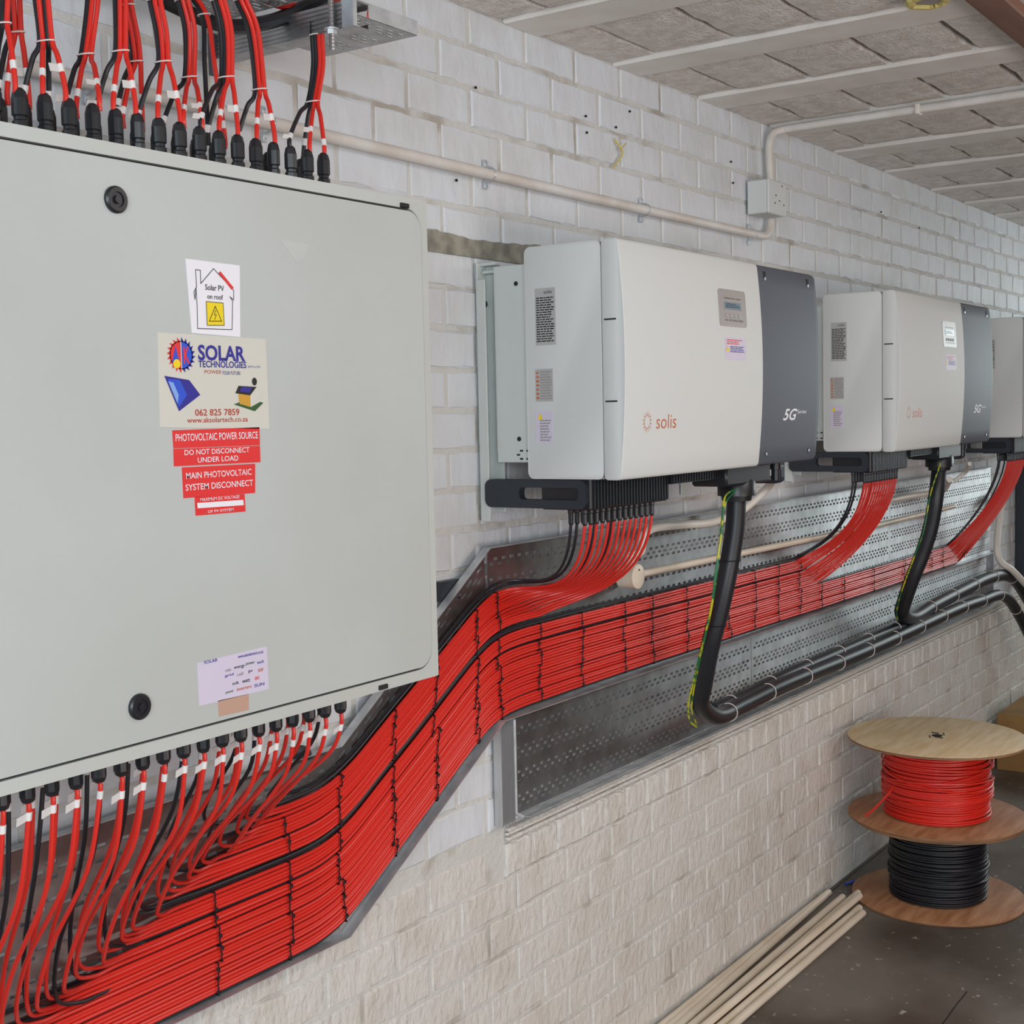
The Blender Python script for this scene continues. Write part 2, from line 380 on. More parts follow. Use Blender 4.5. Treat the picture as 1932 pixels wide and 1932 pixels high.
def shape(pts, y, m, parent, name='print'):
    return MB().add([(x, y, z) for x, z in pts], [tuple(range(len(pts)))]).build(name, m, parent)
def strokes(lines, wd, y, m, parent, name='outline'):
    mb = MB()
    for (a, c) in lines:
        a = Vector((a[0], 0, a[1])); c = Vector((c[0], 0, c[1])); t = (c-a).normalized(); n = Vector((-t.z, 0, t.x))*wd/2
        a -= t*wd/2; c += t*wd/2
        mb.add([(q.x, y, q.z) for q in (a-n, c-n, c+n, a+n)], [(0, 1, 2, 3)])
    return mb.build(name, m, parent)
def smallprint(x0, x1, z0, z1, rows, y, m, parent, seed=1, fill=.8):
    rnd = random.Random(seed); mb = MB(); h = (z0-z1)/rows
    for i in range(rows):
        z = z0-h*(i+.2); x = x0; end = x0+(x1-x0)*rnd.uniform(fill*.8, 1)
        while x < end:
            wd = rnd.uniform(.06, .2)*(x1-x0); mb.quad((x, y, z), (min(x+wd, end), y, z), (min(x+wd, end), y, z-h*.5), (x, y, z-h*.5)); x += wd+.03*(x1-x0)
    return mb.build('small_print', m, parent)

# ------------------------------------------------------------------ the grey cabinet
CX0, CX1, CZ0, CZ1, CY, CYB = .34, 1.906, 1.362, 2.213, 1.5, 1.745
cab = empty('electrical_cabinet', (1.3, 1.62, CZ0), 'large light grey steel electrical cabinet with two black locks', 'cabinet')
def cb(mb, name, m, parent=cab, smooth=False): return rel(mb, cab).build(name, m, parent, smooth)
cb(MB().bbox(CX0, CX1, CY+.009, CYB, CZ0, CZ1, .004), 'body', M['cab'])
dx0, dx1, dz0, dz1 = CX0+.02, CX1-.0215, CZ0+.0235, CZ1-.023
inn = rrect(dx0-.004, dx1+.004, dz0-.0045, dz1+.0045, .036); out = rrect(CX0, CX1, CZ0, CZ1, .004); n = len(inn)
mb = MB(); mb.add([(x, CY, z) for x, z in inn]+[(x, CY, z) for x, z in out]+[(x, CY+.0095, z) for x, z in inn]+[(x, CY+.0095, z) for x, z in out],
   [(i, (i+1) % n, n+(i+1) % n, n+i) for i in range(n)]+[(i, (i+1) % n, 2*n+(i+1) % n, 2*n+i) for i in range(n)]+[(n+i, n+(i+1) % n, 3*n+(i+1) % n, 3*n+i) for i in range(n)])
cb(mb, 'front_frame', M['cab'])
cb(MB().prism(rrect(dx0-.0035, dx1+.0035, dz0-.004, dz1+.004, .035), CY+.0065, CY+.0088), 'gasket', M['gasket'])
door = cb(MB().prism(rrect(dx0, dx1, dz0, dz1, .033), CY-.003, CY+.006), 'door', M['door'])
for i, (px, py) in enumerate(((217, 377), (262, 1333))):
    p = P(px, py, CY-.003)
    lk = cb(MB().lathe([(.0185, 0), (.0185, -.004), (.016, -.0065), (.0105, -.0065), (.0100, -.0045), (.006, -.0045), (.0055, -.008)], p, 22, 'y'), 'lock', M['plastic'], door, True)
    lk.location = (0, 0, 0)
for px, py in ((762, 388), (722, 1352-56)):
    p = P(px, py, CY-.0); cb(MB().bbox(p.x-.011, p.x+.011, CY-.004, CY+.004, p.z-.004, p.z+.004, .001), 'hinge_pin', M['gasket'])
YS = CY-.0032
def QX(*pts): return [(P(a, c, YS).x, P(a, c, YS).z) for a, c in pts]
def sticker(name, quad, m, label):
    o = MB(); q = quad; o.prism(q, YS-.0006, YS+.0004); ob = rel(o, cab).build(name, m, cab); ob['label'] = label; return ob
def fix(o): 
    for v in o.data.vertices: v.co -= cab.location
    return o
# house sign
s1 = sticker('house_sign', QX((350, 488), (452, 501), (453, 636), (362, 628)), M['white'], 'white sign with a house outline and a yellow warning triangle')
y1 = YS-.0011
hx = lambda *pts: QX(*pts)
hp = hx((372, 620), (371, 575), (369, 545), (367, 565), (365, 551), (370, 541), (368, 509), (377, 510), (378, 535), (402, 507), (440, 548), (440, 566), (433, 560), (438, 568), (437, 622))
fix(strokes([(hp[i], hp[(i+1) % len(hp)]) for i in range(len(hp))], .0011, y1, M['ink'], s1))
q = hx((411, 515), (415, 512), (440, 543), (436, 547)); fix(shape(q, y1-.0001, M['pred'], s1, 'roof_panel'))
(a0, a1), (b0, b1) = hx((386, 536), (422, 550)); fix(text_mesh('Solar PV', a0, b0, b1, a1, y1, M['ink'], parent=s1, bold=.01))
(a0, a1), (b0, b1) = hx((390, 554), (420, 566)); fix(text_mesh('on roof', a0, b0, b1, a1, y1, M['ink'], parent=s1, bold=.01))
q = hx((388, 569), (420, 572), (422, 614), (390, 614)); fix(shape(q, y1, M['pyel'], s1, 'yellow_square')); fix(strokes([(q[i], q[(i+1) % 4]) for i in range(4)], .001, y1-.0002, M['ink'], s1, 'border'))
q = hx((405, 578), (417, 606), (394, 606)); fix(strokes([(q[i], q[(i+1) % 3]) for i in range(3)], .0012, y1-.0002, M['ink'], s1, 'triangle'))
q = hx((406, 585), (403, 594), (407, 594), (404, 603)); fix(strokes([(q[i], q[i+1]) for i in range(3)], .0009, y1-.0003, M['ink'], s1, 'bolt'))
# installer's sticker
s2 = sticker('installer_sticker', QX((297, 627), (501, 640), (508, 809), (302, 806)), M['cream2'], 'pale sticker with a sun emblem, blue company lettering and a phone number')
def tx(s, a, c, body, m, par, bold=.012, sl=0, shear=0):
    p0 = P(*a, YS); p1 = P(a[0], c[1], YS); p1.x = P(*c, YS).x; return fix(text_mesh(body, p0.x, p1.x, p1.z, p0.z, y1, m, parent=par, bold=bold, slope=sl, shear=shear))
tx(0, (372, 650), (462, 680), 'SOLAR', M['navy'], s2, .03)
tx(0, (373, 680), (464, 693), 'TECHNOLOGIES', M['navy'], s2, .02)
tx(0, (467, 690), (490, 695), '(PTY) LTD', M['navy'], s2, 0)
tx(0, (385, 698), (417, 705), 'POWER ', M['clay'], s2, 0); tx(0, (418, 700), (453, 707), 'YOUR FUTURE', M['navy'], s2, 0)
tx(0, (367, 772), (451, 785), '062 825 7859', M['clay'], s2, .015)
tx(0, (352, 788), (467, 798), 'www.aksolartech.co.za', M['clay'], s2, .008)
c = P(341, 670, YS); rx, rz = .0235, .0225
def disc(cx, cz, rx, rz, a0, a1, n=14): return [(cx+rx*cos(radians(a0+(a1-a0)*i/n)), cz+rz*sin(radians(a0+(a1-a0)*i/n))) for i in range(n+1)]
fix(shape(disc(c.x-.0008, c.z, rx*.88, rz*.9, 90, 270), y1, M['pred'], s2, 'emblem_half'))
fix(shape(disc(c.x+.0012, c.z, rx*.88, rz*.9, -90, 90), y1, M['blue'], s2, 'emblem_half'))
mb = MB()
for i in range(20):
    a = 2*pi*(i+.5)/20; mb.m = 0 if cos(a) < 0 else 1; t = .16
    mb.add([(c.x+.85*rx*cos(a-t), y1, c.z+.85*rz*sin(a-t)), (c.x+.85*rx*cos(a+t), y1, c.z+.85*rz*sin(a+t)), (c.x+1.15*rx*cos(a+.1), y1, c.z+1.15*rz*sin(a+.1))], [(0, 1, 2)])
fix(mb.build('emblem_teeth', [M['pred'], M['navy']], s2))
fix(shape([(c.x-.0175, c.z-.011), (c.x-.0105, c.z+.013), (c.x-.0035, c.z-.011)], y1-.0002, M['blue'], s2, 'emblem_letter_a'))
fix(shape(disc(c.x-.009, c.z-.0125, .0068, .0065, 0, 340), y1-.0003, M['pyel'], s2, 'emblem_sun'))
fix(text_mesh('K', c.x+.004, c.x+.0155, c.z-.012, c.z+.012, y1-.0003, M['pred'], 'emblem_letter_k', s2, .03))
fix(shape(hx((309, 709), (356, 717), (377, 745), (337, 776)), y1, M['navy'], s2, 'solar_panel_picture')); fix(shape(hx((316, 715), (338, 717), (352, 745), (337, 768)), y1-.0001, M['blue'], s2, 'panel_shine')); fix(shape(hx((316, 719), (326, 722), (336, 745), (334, 762)), y1-.0002, M['sky'], s2, 'panel_glint'))
fix(shape(hx((440, 763), (470, 752), (496, 760), (480, 776)), y1, M['green'], s2, 'lawn_picture')); fix(shape(hx((449, 742), (471, 744), (472, 768), (451, 762)), y1-.0001, M['gold'], s2, 'house_front')); fix(shape(hx((471, 744), (482, 730), (491, 740), (490, 758), (472, 768)), y1-.0001, M['cream2'], s2, 'house_gable'))
fix(shape(hx((443, 742), (449, 728), (483, 730), (471, 746)), y1-.0002, M['ink'], s2, 'house_roof')); fix(shape(hx((451, 739), (455, 730), (474, 731), (470, 741)), y1-.0003, M['navy'], s2, 'roof_panels'))
cc = P(479, 720, YS); fix(shape(disc(cc.x, cc.z, .005, .006, 0, 340), y1-.0003, M['ink'], s2, 'round_mark'))
# red warning labels
def redlab(a, c, d, e, txts, lab):
    s = sticker('warning_label', QX(a, c, d, e), M['pred'], lab)
    for (b0_, b1_, t) in txts: tx(0, b0_, b1_, t, M['white'], s, .005)
    return s
redlab((325, 812), (489, 806), (490, 840), (327, 846), [((330, 819), (486, 833), 'PHOTOVOLTAIC POWER SOURCE')], 'red label with white lettering, topmost of the red labels')
redlab((327, 847), (490, 841), (491, 872), (328, 880), [((347, 849), (470, 859), 'DO NOT DISCONNECT'), ((372, 863), (449, 873), 'UNDER LOAD')], 'red label telling not to disconnect under load')
redlab((343, 882), (481, 875), (481, 930), (346, 940), [((350, 892), (474, 904), 'MAIN PHOTOVOLTAIC'), ((349, 914), (477, 926), 'SYSTEM DISCONNECT')], 'red label naming the main disconnect')
s = redlab((367, 938), (461, 932), (463, 965), (369, 973), [((377, 940), (451, 946), 'MAXIMUM DC VOLTAGE'), ((391, 963), (440, 968), 'OF PV SYSTEM')], 'small red label with a blank white strip, lowest of the red labels')
fix(shape(hx((371, 949), (458, 943), (459, 953), (372, 959)), y1, M['white'], s, 'blank_strip'))
s = sticker('service_label', QX((372, 1251), (503, 1219), (507, 1300), (376, 1332)), M['lilac'], 'white label with rows of coloured small logos above brown tape')
for i, (px, py, wd, t, mm) in enumerate(((384, 1247, 26, 'SOLAR', 'navy'), (448, 1236, 48, 'www.aksolartech.co.za', 'navy'), (424, 1262, 12, 'solar', 'grey'), (441, 1258, 20, 'energy', 'ink'), (463, 1251, 17, 'power', 'green'), (484, 1247, 13, 'tech', 'navy'), (423, 1273, 17, 'grid', 'navy'), (446, 1270, 12, 'cell', 'grey'), (468, 1265, 8, 'pv', 'ink'), (486, 1262, 10, 'sun', 'orange'), (437, 1287, 13, 'volt', 'ink'), (456, 1283, 15, 'watt', 'ink'), (480, 1277, 9, 'ac', 'pred'), (425, 1304, 14, 'panel', 'green'), (446, 1298, 28, 'inverters', 'orange'), (479, 1291, 19, 'SUN', 'navy'))):
    tx(0, (px, py), (px+wd, py+6), t, M[mm], s, .01)
sticker('brown_tape', QX((411, 1322), (469, 1309), (469, 1339), (413, 1352)), M['brown'], 'rectangle of brown tape below the white label')
sticker('dull_patch', QX((527, 452), (582, 461), (574, 485), (560, 494), (548, 480)), M['cab'], 'faint dull patch on the door').location.y += .0003

# glands on cabinet top and bottom
GX = [1.128+.0393*k for k in range(-18, 16)]
gprof = [(.0085, 0), (.0085, .012), (.0105, .013), (.0105, .022), (.0085, .024), (.0085, .028), (.0108, .030), (.0108, .052), (.0085, .062), (.0045, .066)]
me_up = to_mesh(MB().lathe(gprof, (0, 0, 0), 16, flute=.09), 'cable_gland', M['plastic'])
me_dn = to_mesh(MB().lathe([(r, -h*.62) for r, h in gprof], (0, 0, 0), 16, flute=.09), 'cable_gland', M['plastic'])
ROW = (1.57, 1.635, 1.700)
for k, gx in enumerate(GX):
    for ry in ROW:
        for me, z in ((me_up, CZ1), (me_dn, CZ0)):
            if me is me_up and (ry == ROW[2] or ry == ROW[1] and k in (32, 30, 29)): continue
            if ry == ROW[2] and (k % 2 or k > 31): continue
            if me is me_up and k == 31 and ry == ROW[0]: pass
            o = bpy.data.objects.new('cable_gland', me); COL.objects.link(o); o.parent = cab
            o.location = Vector((gx+(.014 if ry == ROW[1] else 0), ry, z))-cab.location; o.rotation_euler[2] = random.uniform(0, 1)
o = bpy.data.objects.new('cable_gland', me_dn); COL.objects.link(o); o.parent = cab; o.location = Vector((1.80, 1.66, CZ0+.005))-cab.location; o.scale = (1.5, 1.5, 1.0); o['label'] = 'stout cable gland at the right end of the bottom row'

# ------------------------------------------------------------------ cable trays
def perf(mb, A, Bq, C, D, length, width, hole=(.024, .0065), pitch=.050, groups=True, skip=None):
    """plate between corners A (u0,v0) B (u1,v0) C (u1,v1) D (u0,v1) with rows of staggered slots"""
    A, Bq, C, D = map(Vector, (A, Bq, C, D)); rows = []; v = 0; i = 0
    rows.append(('s', .012)); v = .012
    while v < width-.030:
        for kk in range(3):
            if v+.0125 > width-.012: break
            rows.append(('h', .0125, kk % 2)); v += .0125
        rows.append(('s', .024)); v += .024
    rows.append(('s', max(.002, width-v)))
    tot = sum(r[1] for r in rows); v = 0
    def pt(u, w_): u /= length; w_ /= tot; return (A*(1-u)+Bq*u)*(1-w_)+(D*(1-u)+C*u)*w_
    for r in rows:
        v0, v1 = v, v+r[1]; v = v1
        if r[0] == 's': mb.quad(pt(0, v0), pt(length, v0), pt(length, v1), pt(0, v1)); continue
        nn = int(length/pitch); off = (length-nn*pitch)/2 + (pitch/2 if r[2] else 0)
        if r[2]: nn -= 1
        mb.quad(pt(0, v0), pt(off, v0), pt(off, v1), pt(0, v1)); e = off+nn*pitch
        mb.quad(pt(e, v0), pt(length, v0), pt(length, v1), pt(e, v1))
        for k in range(nn):
            u0 = off+k*pitch; u1 = u0+pitch; um = (u0+u1)/2; h0, h1 = um-hole[0]/2, um+hole[0]/2; vm = (v0+v1)/2; w0, w1 = vm-hole[1]/2, vm+hole[1]/2
            mb.add([pt(u0, v0), pt(u1, v0), pt(u1, v1), pt(u0, v1), pt(h0, w0), pt(h1, w0), pt(h1, w1), pt(h0, w1)],
                   [(0, 1, 5, 4), (1, 2, 6, 5), (2, 3, 7, 6), (3, 0, 4, 7)])
def thick(o, t=.0012):
    m = o.modifiers.new('s', 'SOLIDIFY'); m.thickness = t; m.offset = 0; return o
TY, TF = 1.872, 1.822
ta = empty('wall_cable_tray', (2.3, TY, .77), 'long perforated galvanised cable tray stepping up the wall with the red cables', 'cable tray')
def tp(mb, name, m=None, t=0, par=ta, root=ta):
    o = rel(mb, root).build(name, m or M['galv'], par); 
    if t: thick(o, t)
    return o
mb = MB(); perf(mb, (.55, TY, .764), (2.02, TY, .764), (2.02, TY, 1.158), (.55, TY, 1.158), 1.47, .394); tp(mb, 'lower_plate', t=.0015)
mb = MB(); perf(mb, (2.022, TY, .770), (2.588, TY, 1.108), (2.562, TY, 1.516), (2.026, TY, 1.158), .65, .38); tp(mb, 'sloping_plate', t=.0015)
xs = [2.575, 3.97, 5.38, 6.86]
for a, c in zip(xs[:-1], xs[1:]):
    mb = MB(); perf(mb, (a+.001, TY, 1.096), (c-.001, TY, 1.096), (c-.001, TY, 1.520), (a+.001, TY, 1.520), c-a, .424, (.017, .0075), .034); tp(mb, 'upper_plate', t=.0015)
def lip(pts, name, w_=.033, th=.0016, ret=.012, sgn=1):
    for i in range(len(pts)-1):
        (xa, za), (xb, zb) = pts[i], pts[i+1]; d = Vector((xb-xa, 0, zb-za)).normalized(); n = Vector((-d.z, 0, d.x))*sgn
        mb = MB(); a = Vector((xa, TY, za)); b_ = Vector((xb, TY, zb)); f = Vector((0, -w_, 0)); t_ = n*th
        mb.add([a, b_, b_+f, a+f, a+t_, b_+t_, b_+f+t_, a+f+t_], [(0, 1, 2, 3), (4, 5, 6, 7), (0, 1, 5, 4), (2, 3, 7, 6), (1, 2, 6, 5), (3, 0, 4, 7)])
        tp(mb, name, M['galv2'])
lip([(.55, .762), (2.02, .762), (2.59, 1.100), (6.86, 1.094)], 'lower_lip')
lip([(.55, 1.160), (2.026, 1.160), (2.562, 1.518), (6.86, 1.522)], 'upper_lip', w_=.022, sgn=1)
# lower tray
tb = empty('lower_cable_tray', (4.7, TY, .84), 'perforated galvanised tray below the red cables, under the black hoses', 'cable tray')
for a, c in ((2.672, 4.05), (4.052, 5.43), (5.432, 6.80)):
    mb = MB(); perf(mb, (a, TY+.004, .845), (c, TY+.004, .845), (c, TY+.004, 1.088), (a, TY+.004, 1.088), c-a, .243, (.017, .0075), .034); tp(mb, 'plate', t=.0015, par=tb, root=tb)
mb = MB(); mb.tube([(2.674, TY+.002, 1.085), (2.674, TY+.002, .850), (2.69, TY-.006, .836), (6.8, TY-.006, .836)], .006, 8); tp(mb, 'rolled_rim', M['galv2'], par=tb, root=tb)
MBx = MB().bbox(2.69, 6.8, TY-.03, TY+.004, .838, .8405, .0008); tp(MBx, 'bottom_lip', M['galv2'], par=tb, root=tb)
# aluminium leg and rails
for i, (x0, lab) in enumerate(((2.613, 'ribbed aluminium profile standing at the left end of the lower tray'), (6.86, 'ribbed aluminium profile at the far end of the wall tray'))):
    mb = MB(); mb.box(x0, x0+.055, 1.880, 1.893, .828, 1.10)
    for k in range(5): mb.box(x0+.001+k*.0128, x0+.0035+k*.0128, 1.870, 1.881, .828, 1.10)
    tag(mb.build('strut_profile', M['alu']), lab, 'profile')
tag(MB().box(2.40, 2.47, 1.875, 1.893, 1.41, 1.455).build('tray_clip', M['slate']), 'small dark clip on the wall beside the grey cabinet', 'clip')
tag(MB().tube(cr([P(553, 1427, 1.87), P(562, 1416, 1.86), P(575, 1417, 1.86), P(580, 1426, 1.87)], 5), .010, 8).build('pipe_saddle', M['slate'], smooth=True), 'dark saddle bracket on top of the tray under the cabinet', 'bracket')

# overhead tray pieces, strut, rods
OZ = 2.537
def overtray(x0, x1, lab, mark=False):
    r = empty('overhead_cable_tray', ((x0+x1)/2, 1.70, OZ), lab, 'cable tray')
    mb = MB(); perf(mb, (x0, 1.588, OZ), (x1, 1.588, OZ), (x1, 1.812, OZ), (x0, 1.812, OZ), x1-x0, .224, (.018, .006), .030); tp(mb, 'base_plate', t=.0014, par=r, root=r)
    tp(MB().box(x0, x1, 1.586, 1.5876, OZ, OZ+.026), 'front_lip', M['galv2'], par=r, root=r)
    tp(MB().box(x0, x1, 1.812, 1.8136, OZ, OZ+.026), 'rear_lip', M['galv2'], par=r, root=r)
    if mark:
        for px in (668, 694):
            p = P(px, 14 if px == 668 else 24, 1.5855); mb = MB()
            for a in (-.5, .6, 1.4) if px == 668 else (1.3, 1.8):
                d = Vector((cos(a), 0, sin(a)))*.009; n = Vector((-sin(a), 0, cos(a)))*.0009
                mb.add([p-d-n, p+d-n, p+d+n, p-d+n], [(0, 1, 2, 3)])
            tp(mb, 'red_mark', M['pred'], par=r, root=r)
    return r
overtray(.3, 1.715, 'overhead galvanised tray above the grey cabinet, left of the strut')
overtray(1.80, 2.003, 'short overhead perforated tray end with red marker scrawls on its lip', True)
st = empty('strut_channel', (1.757, 1.69, 2.49), 'ribbed galvanised strut channel crossing under the overhead tray', 'strut')
sx = 1.757; mb = MB()
mb.box(sx, sx+.0025, 1.53, 1.86, 2.492, 2.534)
for z in (2.492, 2.4995, 2.507, 2.5145, 2.522, 2.5295): mb.box(sx-.0022, sx+.001, 1.532, 1.86, z, z+.0042)
mb.box(sx, sx+.042, 1.53, 1.86, 2.4905, 2.493); mb.box(sx, sx+.042, 1.53, 1.86, 2.533, 2.5355)
mb.box(sx+.0395, sx+.042, 1.53, 1.86, 2.492, 2.501); mb.box(sx+.0395, sx+.042, 1.53, 1.86, 2.525, 2.534)
tp(mb, 'channel', M['galv'], par=st, root=st)
tp(MB().box(sx-.010, sx+.0, 1.52, 1.545, 2.488, 2.56), 'end_plate', M['galv2'], par=st, root=st)
tp(MB().box(sx-.012, sx-.0, 1.86, 1.868, 2.46, 2.535), 'end_foot', M['invdark'], par=st, root=st)
rod = empty('threaded_rod', (1.757, 1.577, 2.455), 'threaded hanger rod with a nut and washer through the overhead strut', 'rod')
tp(MB().lathe([(.0042+.0006*(i % 2), i*.003) for i in range(108)], (1.748, 1.57, 2.455), 8), 'shank', M['galv'], par=rod, root=rod)
tp(MB().lathe([(.0095, 0), (.0095, .008)], (1.748, 1.57, 2.481), 6), 'nut', M['galv2'], par=rod, root=rod)
tp(MB().lathe([(.013, 0), (.013, .0022)], (1.748, 1.57, 2.4885), 16), 'washer', M['galv2'], par=rod, root=rod)

# ------------------------------------------------------------------ inverters
IZ0, IZ1, IYF, IYB = 1.682, 2.213, 1.497, 1.745
ORD = [('nearest white and charcoal wall inverter with an orange sun logo, beside the grey cabinet'),
       ('second white and charcoal wall inverter, between the nearest one and the far one'),
       ('farthest wall inverter, only its plain white side in view at the right edge')]
inv = empty('inverter', (2.57, 1.62, IZ0), ORD[0], 'inverter', 'wall inverters in a row')
def ib(mb, name, m, parent=inv, smooth=False): return rel(mb, inv).build(name, m, parent, smooth)
def bulge(z): t = (z-(IZ0+IZ1)/2)/((IZ1-IZ0)/2); return .016*(1-t*t)
def sect(yf, yb, z0, z1, r, b, ins=0):
    pts = []; z0 += ins; z1 -= ins
    for i in range(13):
        z = z0+r+(z1-z0-2*r)*i/12; pts.append((yf+ins-b*bulge(z)/.016*.016, z))
    for i in range(1, 6): a = pi/2*i/6; pts.append((yf+ins+r*(1-cos(a))-b*bulge(z1)*0, z1-r+r*sin(a)))
    yb2 = yb-ins
    pts.append((yf+ins+r, z1)); pts.append((yb2-r, z1))
    for i in range(1, 6): a = pi/2*i/6; pts.append((yb2-r+r*sin(a), z1-r+r*cos(a)))
    pts.append((yb2, z1-r)); pts.append((yb2, z0+r))
    for i in range(1, 6): a = pi/2*i/6; pts.append((yb2-r+r*cos(a), z0+r-r*sin(a)))
    pts.append((yb2-r, z0)); pts.append((yf+ins+r, z0))
    for i in range(1, 6): a = pi/2*i/6; pts.append((yf+ins+r-r*sin(a), z0+r-r*cos(a)))
    return pts
def loft(stations, sy):
    mb = MB(); vs = []; n = None
    for x, args in stations:
        s_ = sect(*args); n = len(s_); vs += [(x, y, z) for y, z in s_]
    N_ = len(stations)
    fs = [(i*n+k, i*n+(k+1) % n, (i+1)*n+(k+1) % n, (i+1)*n+k) for i in range(N_-1) for k in range(n)]
    fs += [tuple(range(n)), tuple((N_-1)*n+k for k in range(n))]
    return mb.add(vs, fs)
A = (IYF, 1.540, IZ0, IZ1, .010, 1)
ib(loft([(2.5695, A+(.0016,)), (2.5705, A+(.0004,)), (2.572, A+(0,)), (3.288, A+(0,)), (3.290, A+(.002,))], 0), 'front_cover', M['inv'], smooth=True)
Bk = (1.5412, IYB, IZ0+.001, IZ1-.001, .016, 0)
ib(loft([(2.570, Bk+(.0012,)), (2.5708, Bk+(.0003,)), (2.573, Bk+(0,)), (3.690, Bk+(0,)), (3.70, Bk+(.01,))], 0), 'rear_housing', M['inv'], smooth=True)
Dk = (IYF+.002, 1.540, IZ0+.002, IZ1-.002, .008, 1)
Dk2 = (IYF+.006, 1.540, IZ0+.003, IZ1-.003, .010, 1)
tc = ib(loft([(3.292, Dk+(.002,)), (3.294, Dk+(0,)), (3.66, Dk+(0,)), (3.69, Dk2+(0,)), (3.704, Dk2+(.008,)), (3.712, (IYF+.02, 1.540, IZ0+.006, IZ1-.006, .012, 1, .012))], 0), 'terminal_cover', M['invdark'], smooth=True)
tc['label'] = 'charcoal cover over the terminals at the right end'
for x, z in ((3.335, IZ1-.034), (3.625, IZ1-.034), (3.335, IZ0+.034), (3.625, IZ0+.034)):
    y = IYF+.003-bulge(z)
    ib(MB().lathe([(.0085, .0005), (.0085, -.0012), (.004, -.0012)], (x, y, z), 14, 'y').box(x-.0085, x+.0085, y-.0005, y+.002, z, z+.016), 'screw_recess', M['gasket'], tc)
    ib(MB().lathe([(.0045, .001), (.0045, -.003)], (x, y, z-.003), 10, 'y'), 'screw', M['alu'], tc, True)
# side slots on the front cover edge
for z in (2.035, 1.855):
    ib(MB().box(2.5685, 2.5712, 1.503, 1.533, z, z+.0035), 'side_slot', M['gasket'])
ib(MB().box(2.5722, 3.69, 1.5398, 1.542, IZ0+.006, IZ1-.006), 'seam', M['gasket'])
# the display and stickers on the front
YI = IYF-.0155
def IQ(*pts): return [(P(a, c, YI).x, P(a, c, YI).z) for a, c in pts]
def ifix(o, root=inv):
    for v in o.data.vertices: v.co -= root.location
    return o
def follow(o):                                   # lay a flat print onto the bulging cover
    for v in o.data.vertices: v.co.y += .016-bulge(v.co.z+inv.location.z)
    return o
q = IQ((1358, 543), (1409, 548), (1411, 619), (1361, 613)); x0, x1 = q[0][0], q[1][0]; z1, z0 = q[0][1], q[2][1]
dp = follow(ib(MB().prism(rrect(x0, x1, z0, z1, .010, 4), YI-.002, YI+.004), 'display_panel', M['panelgrey']))
dp['label'] = 'grey display panel with a small screen and four buttons'
def on(x0_, x1_, z0_, z1_, m, par, name, d=.0026): return follow(ib(MB().box(x0_, x1_, YI-d, YI-d+.001, z0_, z1_), name, M[m], par))
W_, H_ = x1-x0, z1-z0
on(x0+.20*W_, x0+.80*W_, z0+.46*H_, z0+.66*H_, 'lcd', dp, 'screen')
follow(ifix(smallprint(x0+.24*W_, x0+.76*W_, z0+.63*H_, z0+.50*H_, 3, YI-.0030, M['ink'], dp, 4)))
for i in range(4): follow(ib(MB().lathe([(.0052, 0), (.0045, -.002)], (x0+W_*(.27+.155*i), YI-.002, z0+.29*H_), 12, 'y'), 'button', M['silver'], dp, True))
follow(ifix(text_mesh('POWER  RUN  ALARM', x0+.2*W_, x0+.8*W_, z0+.74*H_, z0+.78*H_, YI-.0026, M['ink'], parent=dp)))
follow(ifix(text_mesh('ESC  UP  DOWN  ENTER', x0+.2*W_, x0+.85*W_, z0+.14*H_, z0+.19*H_, YI-.0026, M['ink'], parent=dp)))
q = IQ((1367, 634), (1407, 637), (1407, 680), (1367, 680)); x0, x1 = q[0][0], q[1][0]; z1, z0 = q[0][1]-.002, q[2][1]
wl = follow(ib(MB().box(x0, x1, YI-.0012, YI+.002, z0, z1), 'caution_sticker', M['lilac']))
follow(ifix(smallprint(x0+.10*(x1-x0), x1-.08*(x1-x0), z1-.08*(z1-z0), z1-.33*(z1-z0), 3, YI-.0018, M['pred'], wl, 5)))
follow(ifix(smallprint(x0+.25*(x1-x0), x1-.08*(x1-x0), z1-.38*(z1-z0), z1-.68*(z1-z0), 4, YI-.0018, M['navy'], wl, 6, 1)))
follow(ifix(shape([(x0+.04*(x1-x0), z0+.38*(z1-z0)), (x0+.21*(x1-x0), z0+.38*(z1-z0)), (x0+.125*(x1-x0), z0+.60*(z1-z0))], YI-.0018, M['pyel'], wl, 'triangle')))
# logo: ring of rays and lettering
c = P(1224, 796, YI); lg = MB(); rx, rz = .017, .0185
for i in range(28):
    a, b_ = 2*pi*i/28, 2*pi*(i+1)/28
    lg.add([(c.x+rx*k1*cos(t), YI-.0007, c.z+rz*k1*sin(t)) for k1, t in ((.74, a), (.74, b_), (.84, b_), (.84, a))], [(0, 1, 2, 3)])
for i in range(14):
    a = 2*pi*(i+.5)/14; t = .09
    lg.add([(c.x+rx*cos(a-t)*.92, YI-.0007, c.z+rz*sin(a-t)*.92), (c.x+rx*cos(a+t)*.92, YI-.0007, c.z+rz*sin(a+t)*.92), (c.x+1.42*rx*cos(a), YI-.0007, c.z+1.42*rz*sin(a))], [(0, 1, 2)])
follow(ib(lg, 'sun_emblem', M['orange']))
a_ = P(1241, 782, YI); b_ = P(1279, 808, YI); follow(ifix(text_mesh('solis', a_.x, b_.x, c.z-.0165, c.z+.0165, YI-.0007, M['orange'], parent=inv)))
YI = IYF-.0135
a_ = P(1480, 795, YI); b_ = P(1506, 768, YI); zz = P(1493, 782, YI).z
follow(ifix(text_mesh('5G', a_.x, b_.x, zz-.016, zz+.016, YI-.0007, M['white'], parent=tc, bold=.02, shear=.35)))
a_ = P(1506, 775, YI); b_ = P(1523, 775, YI)
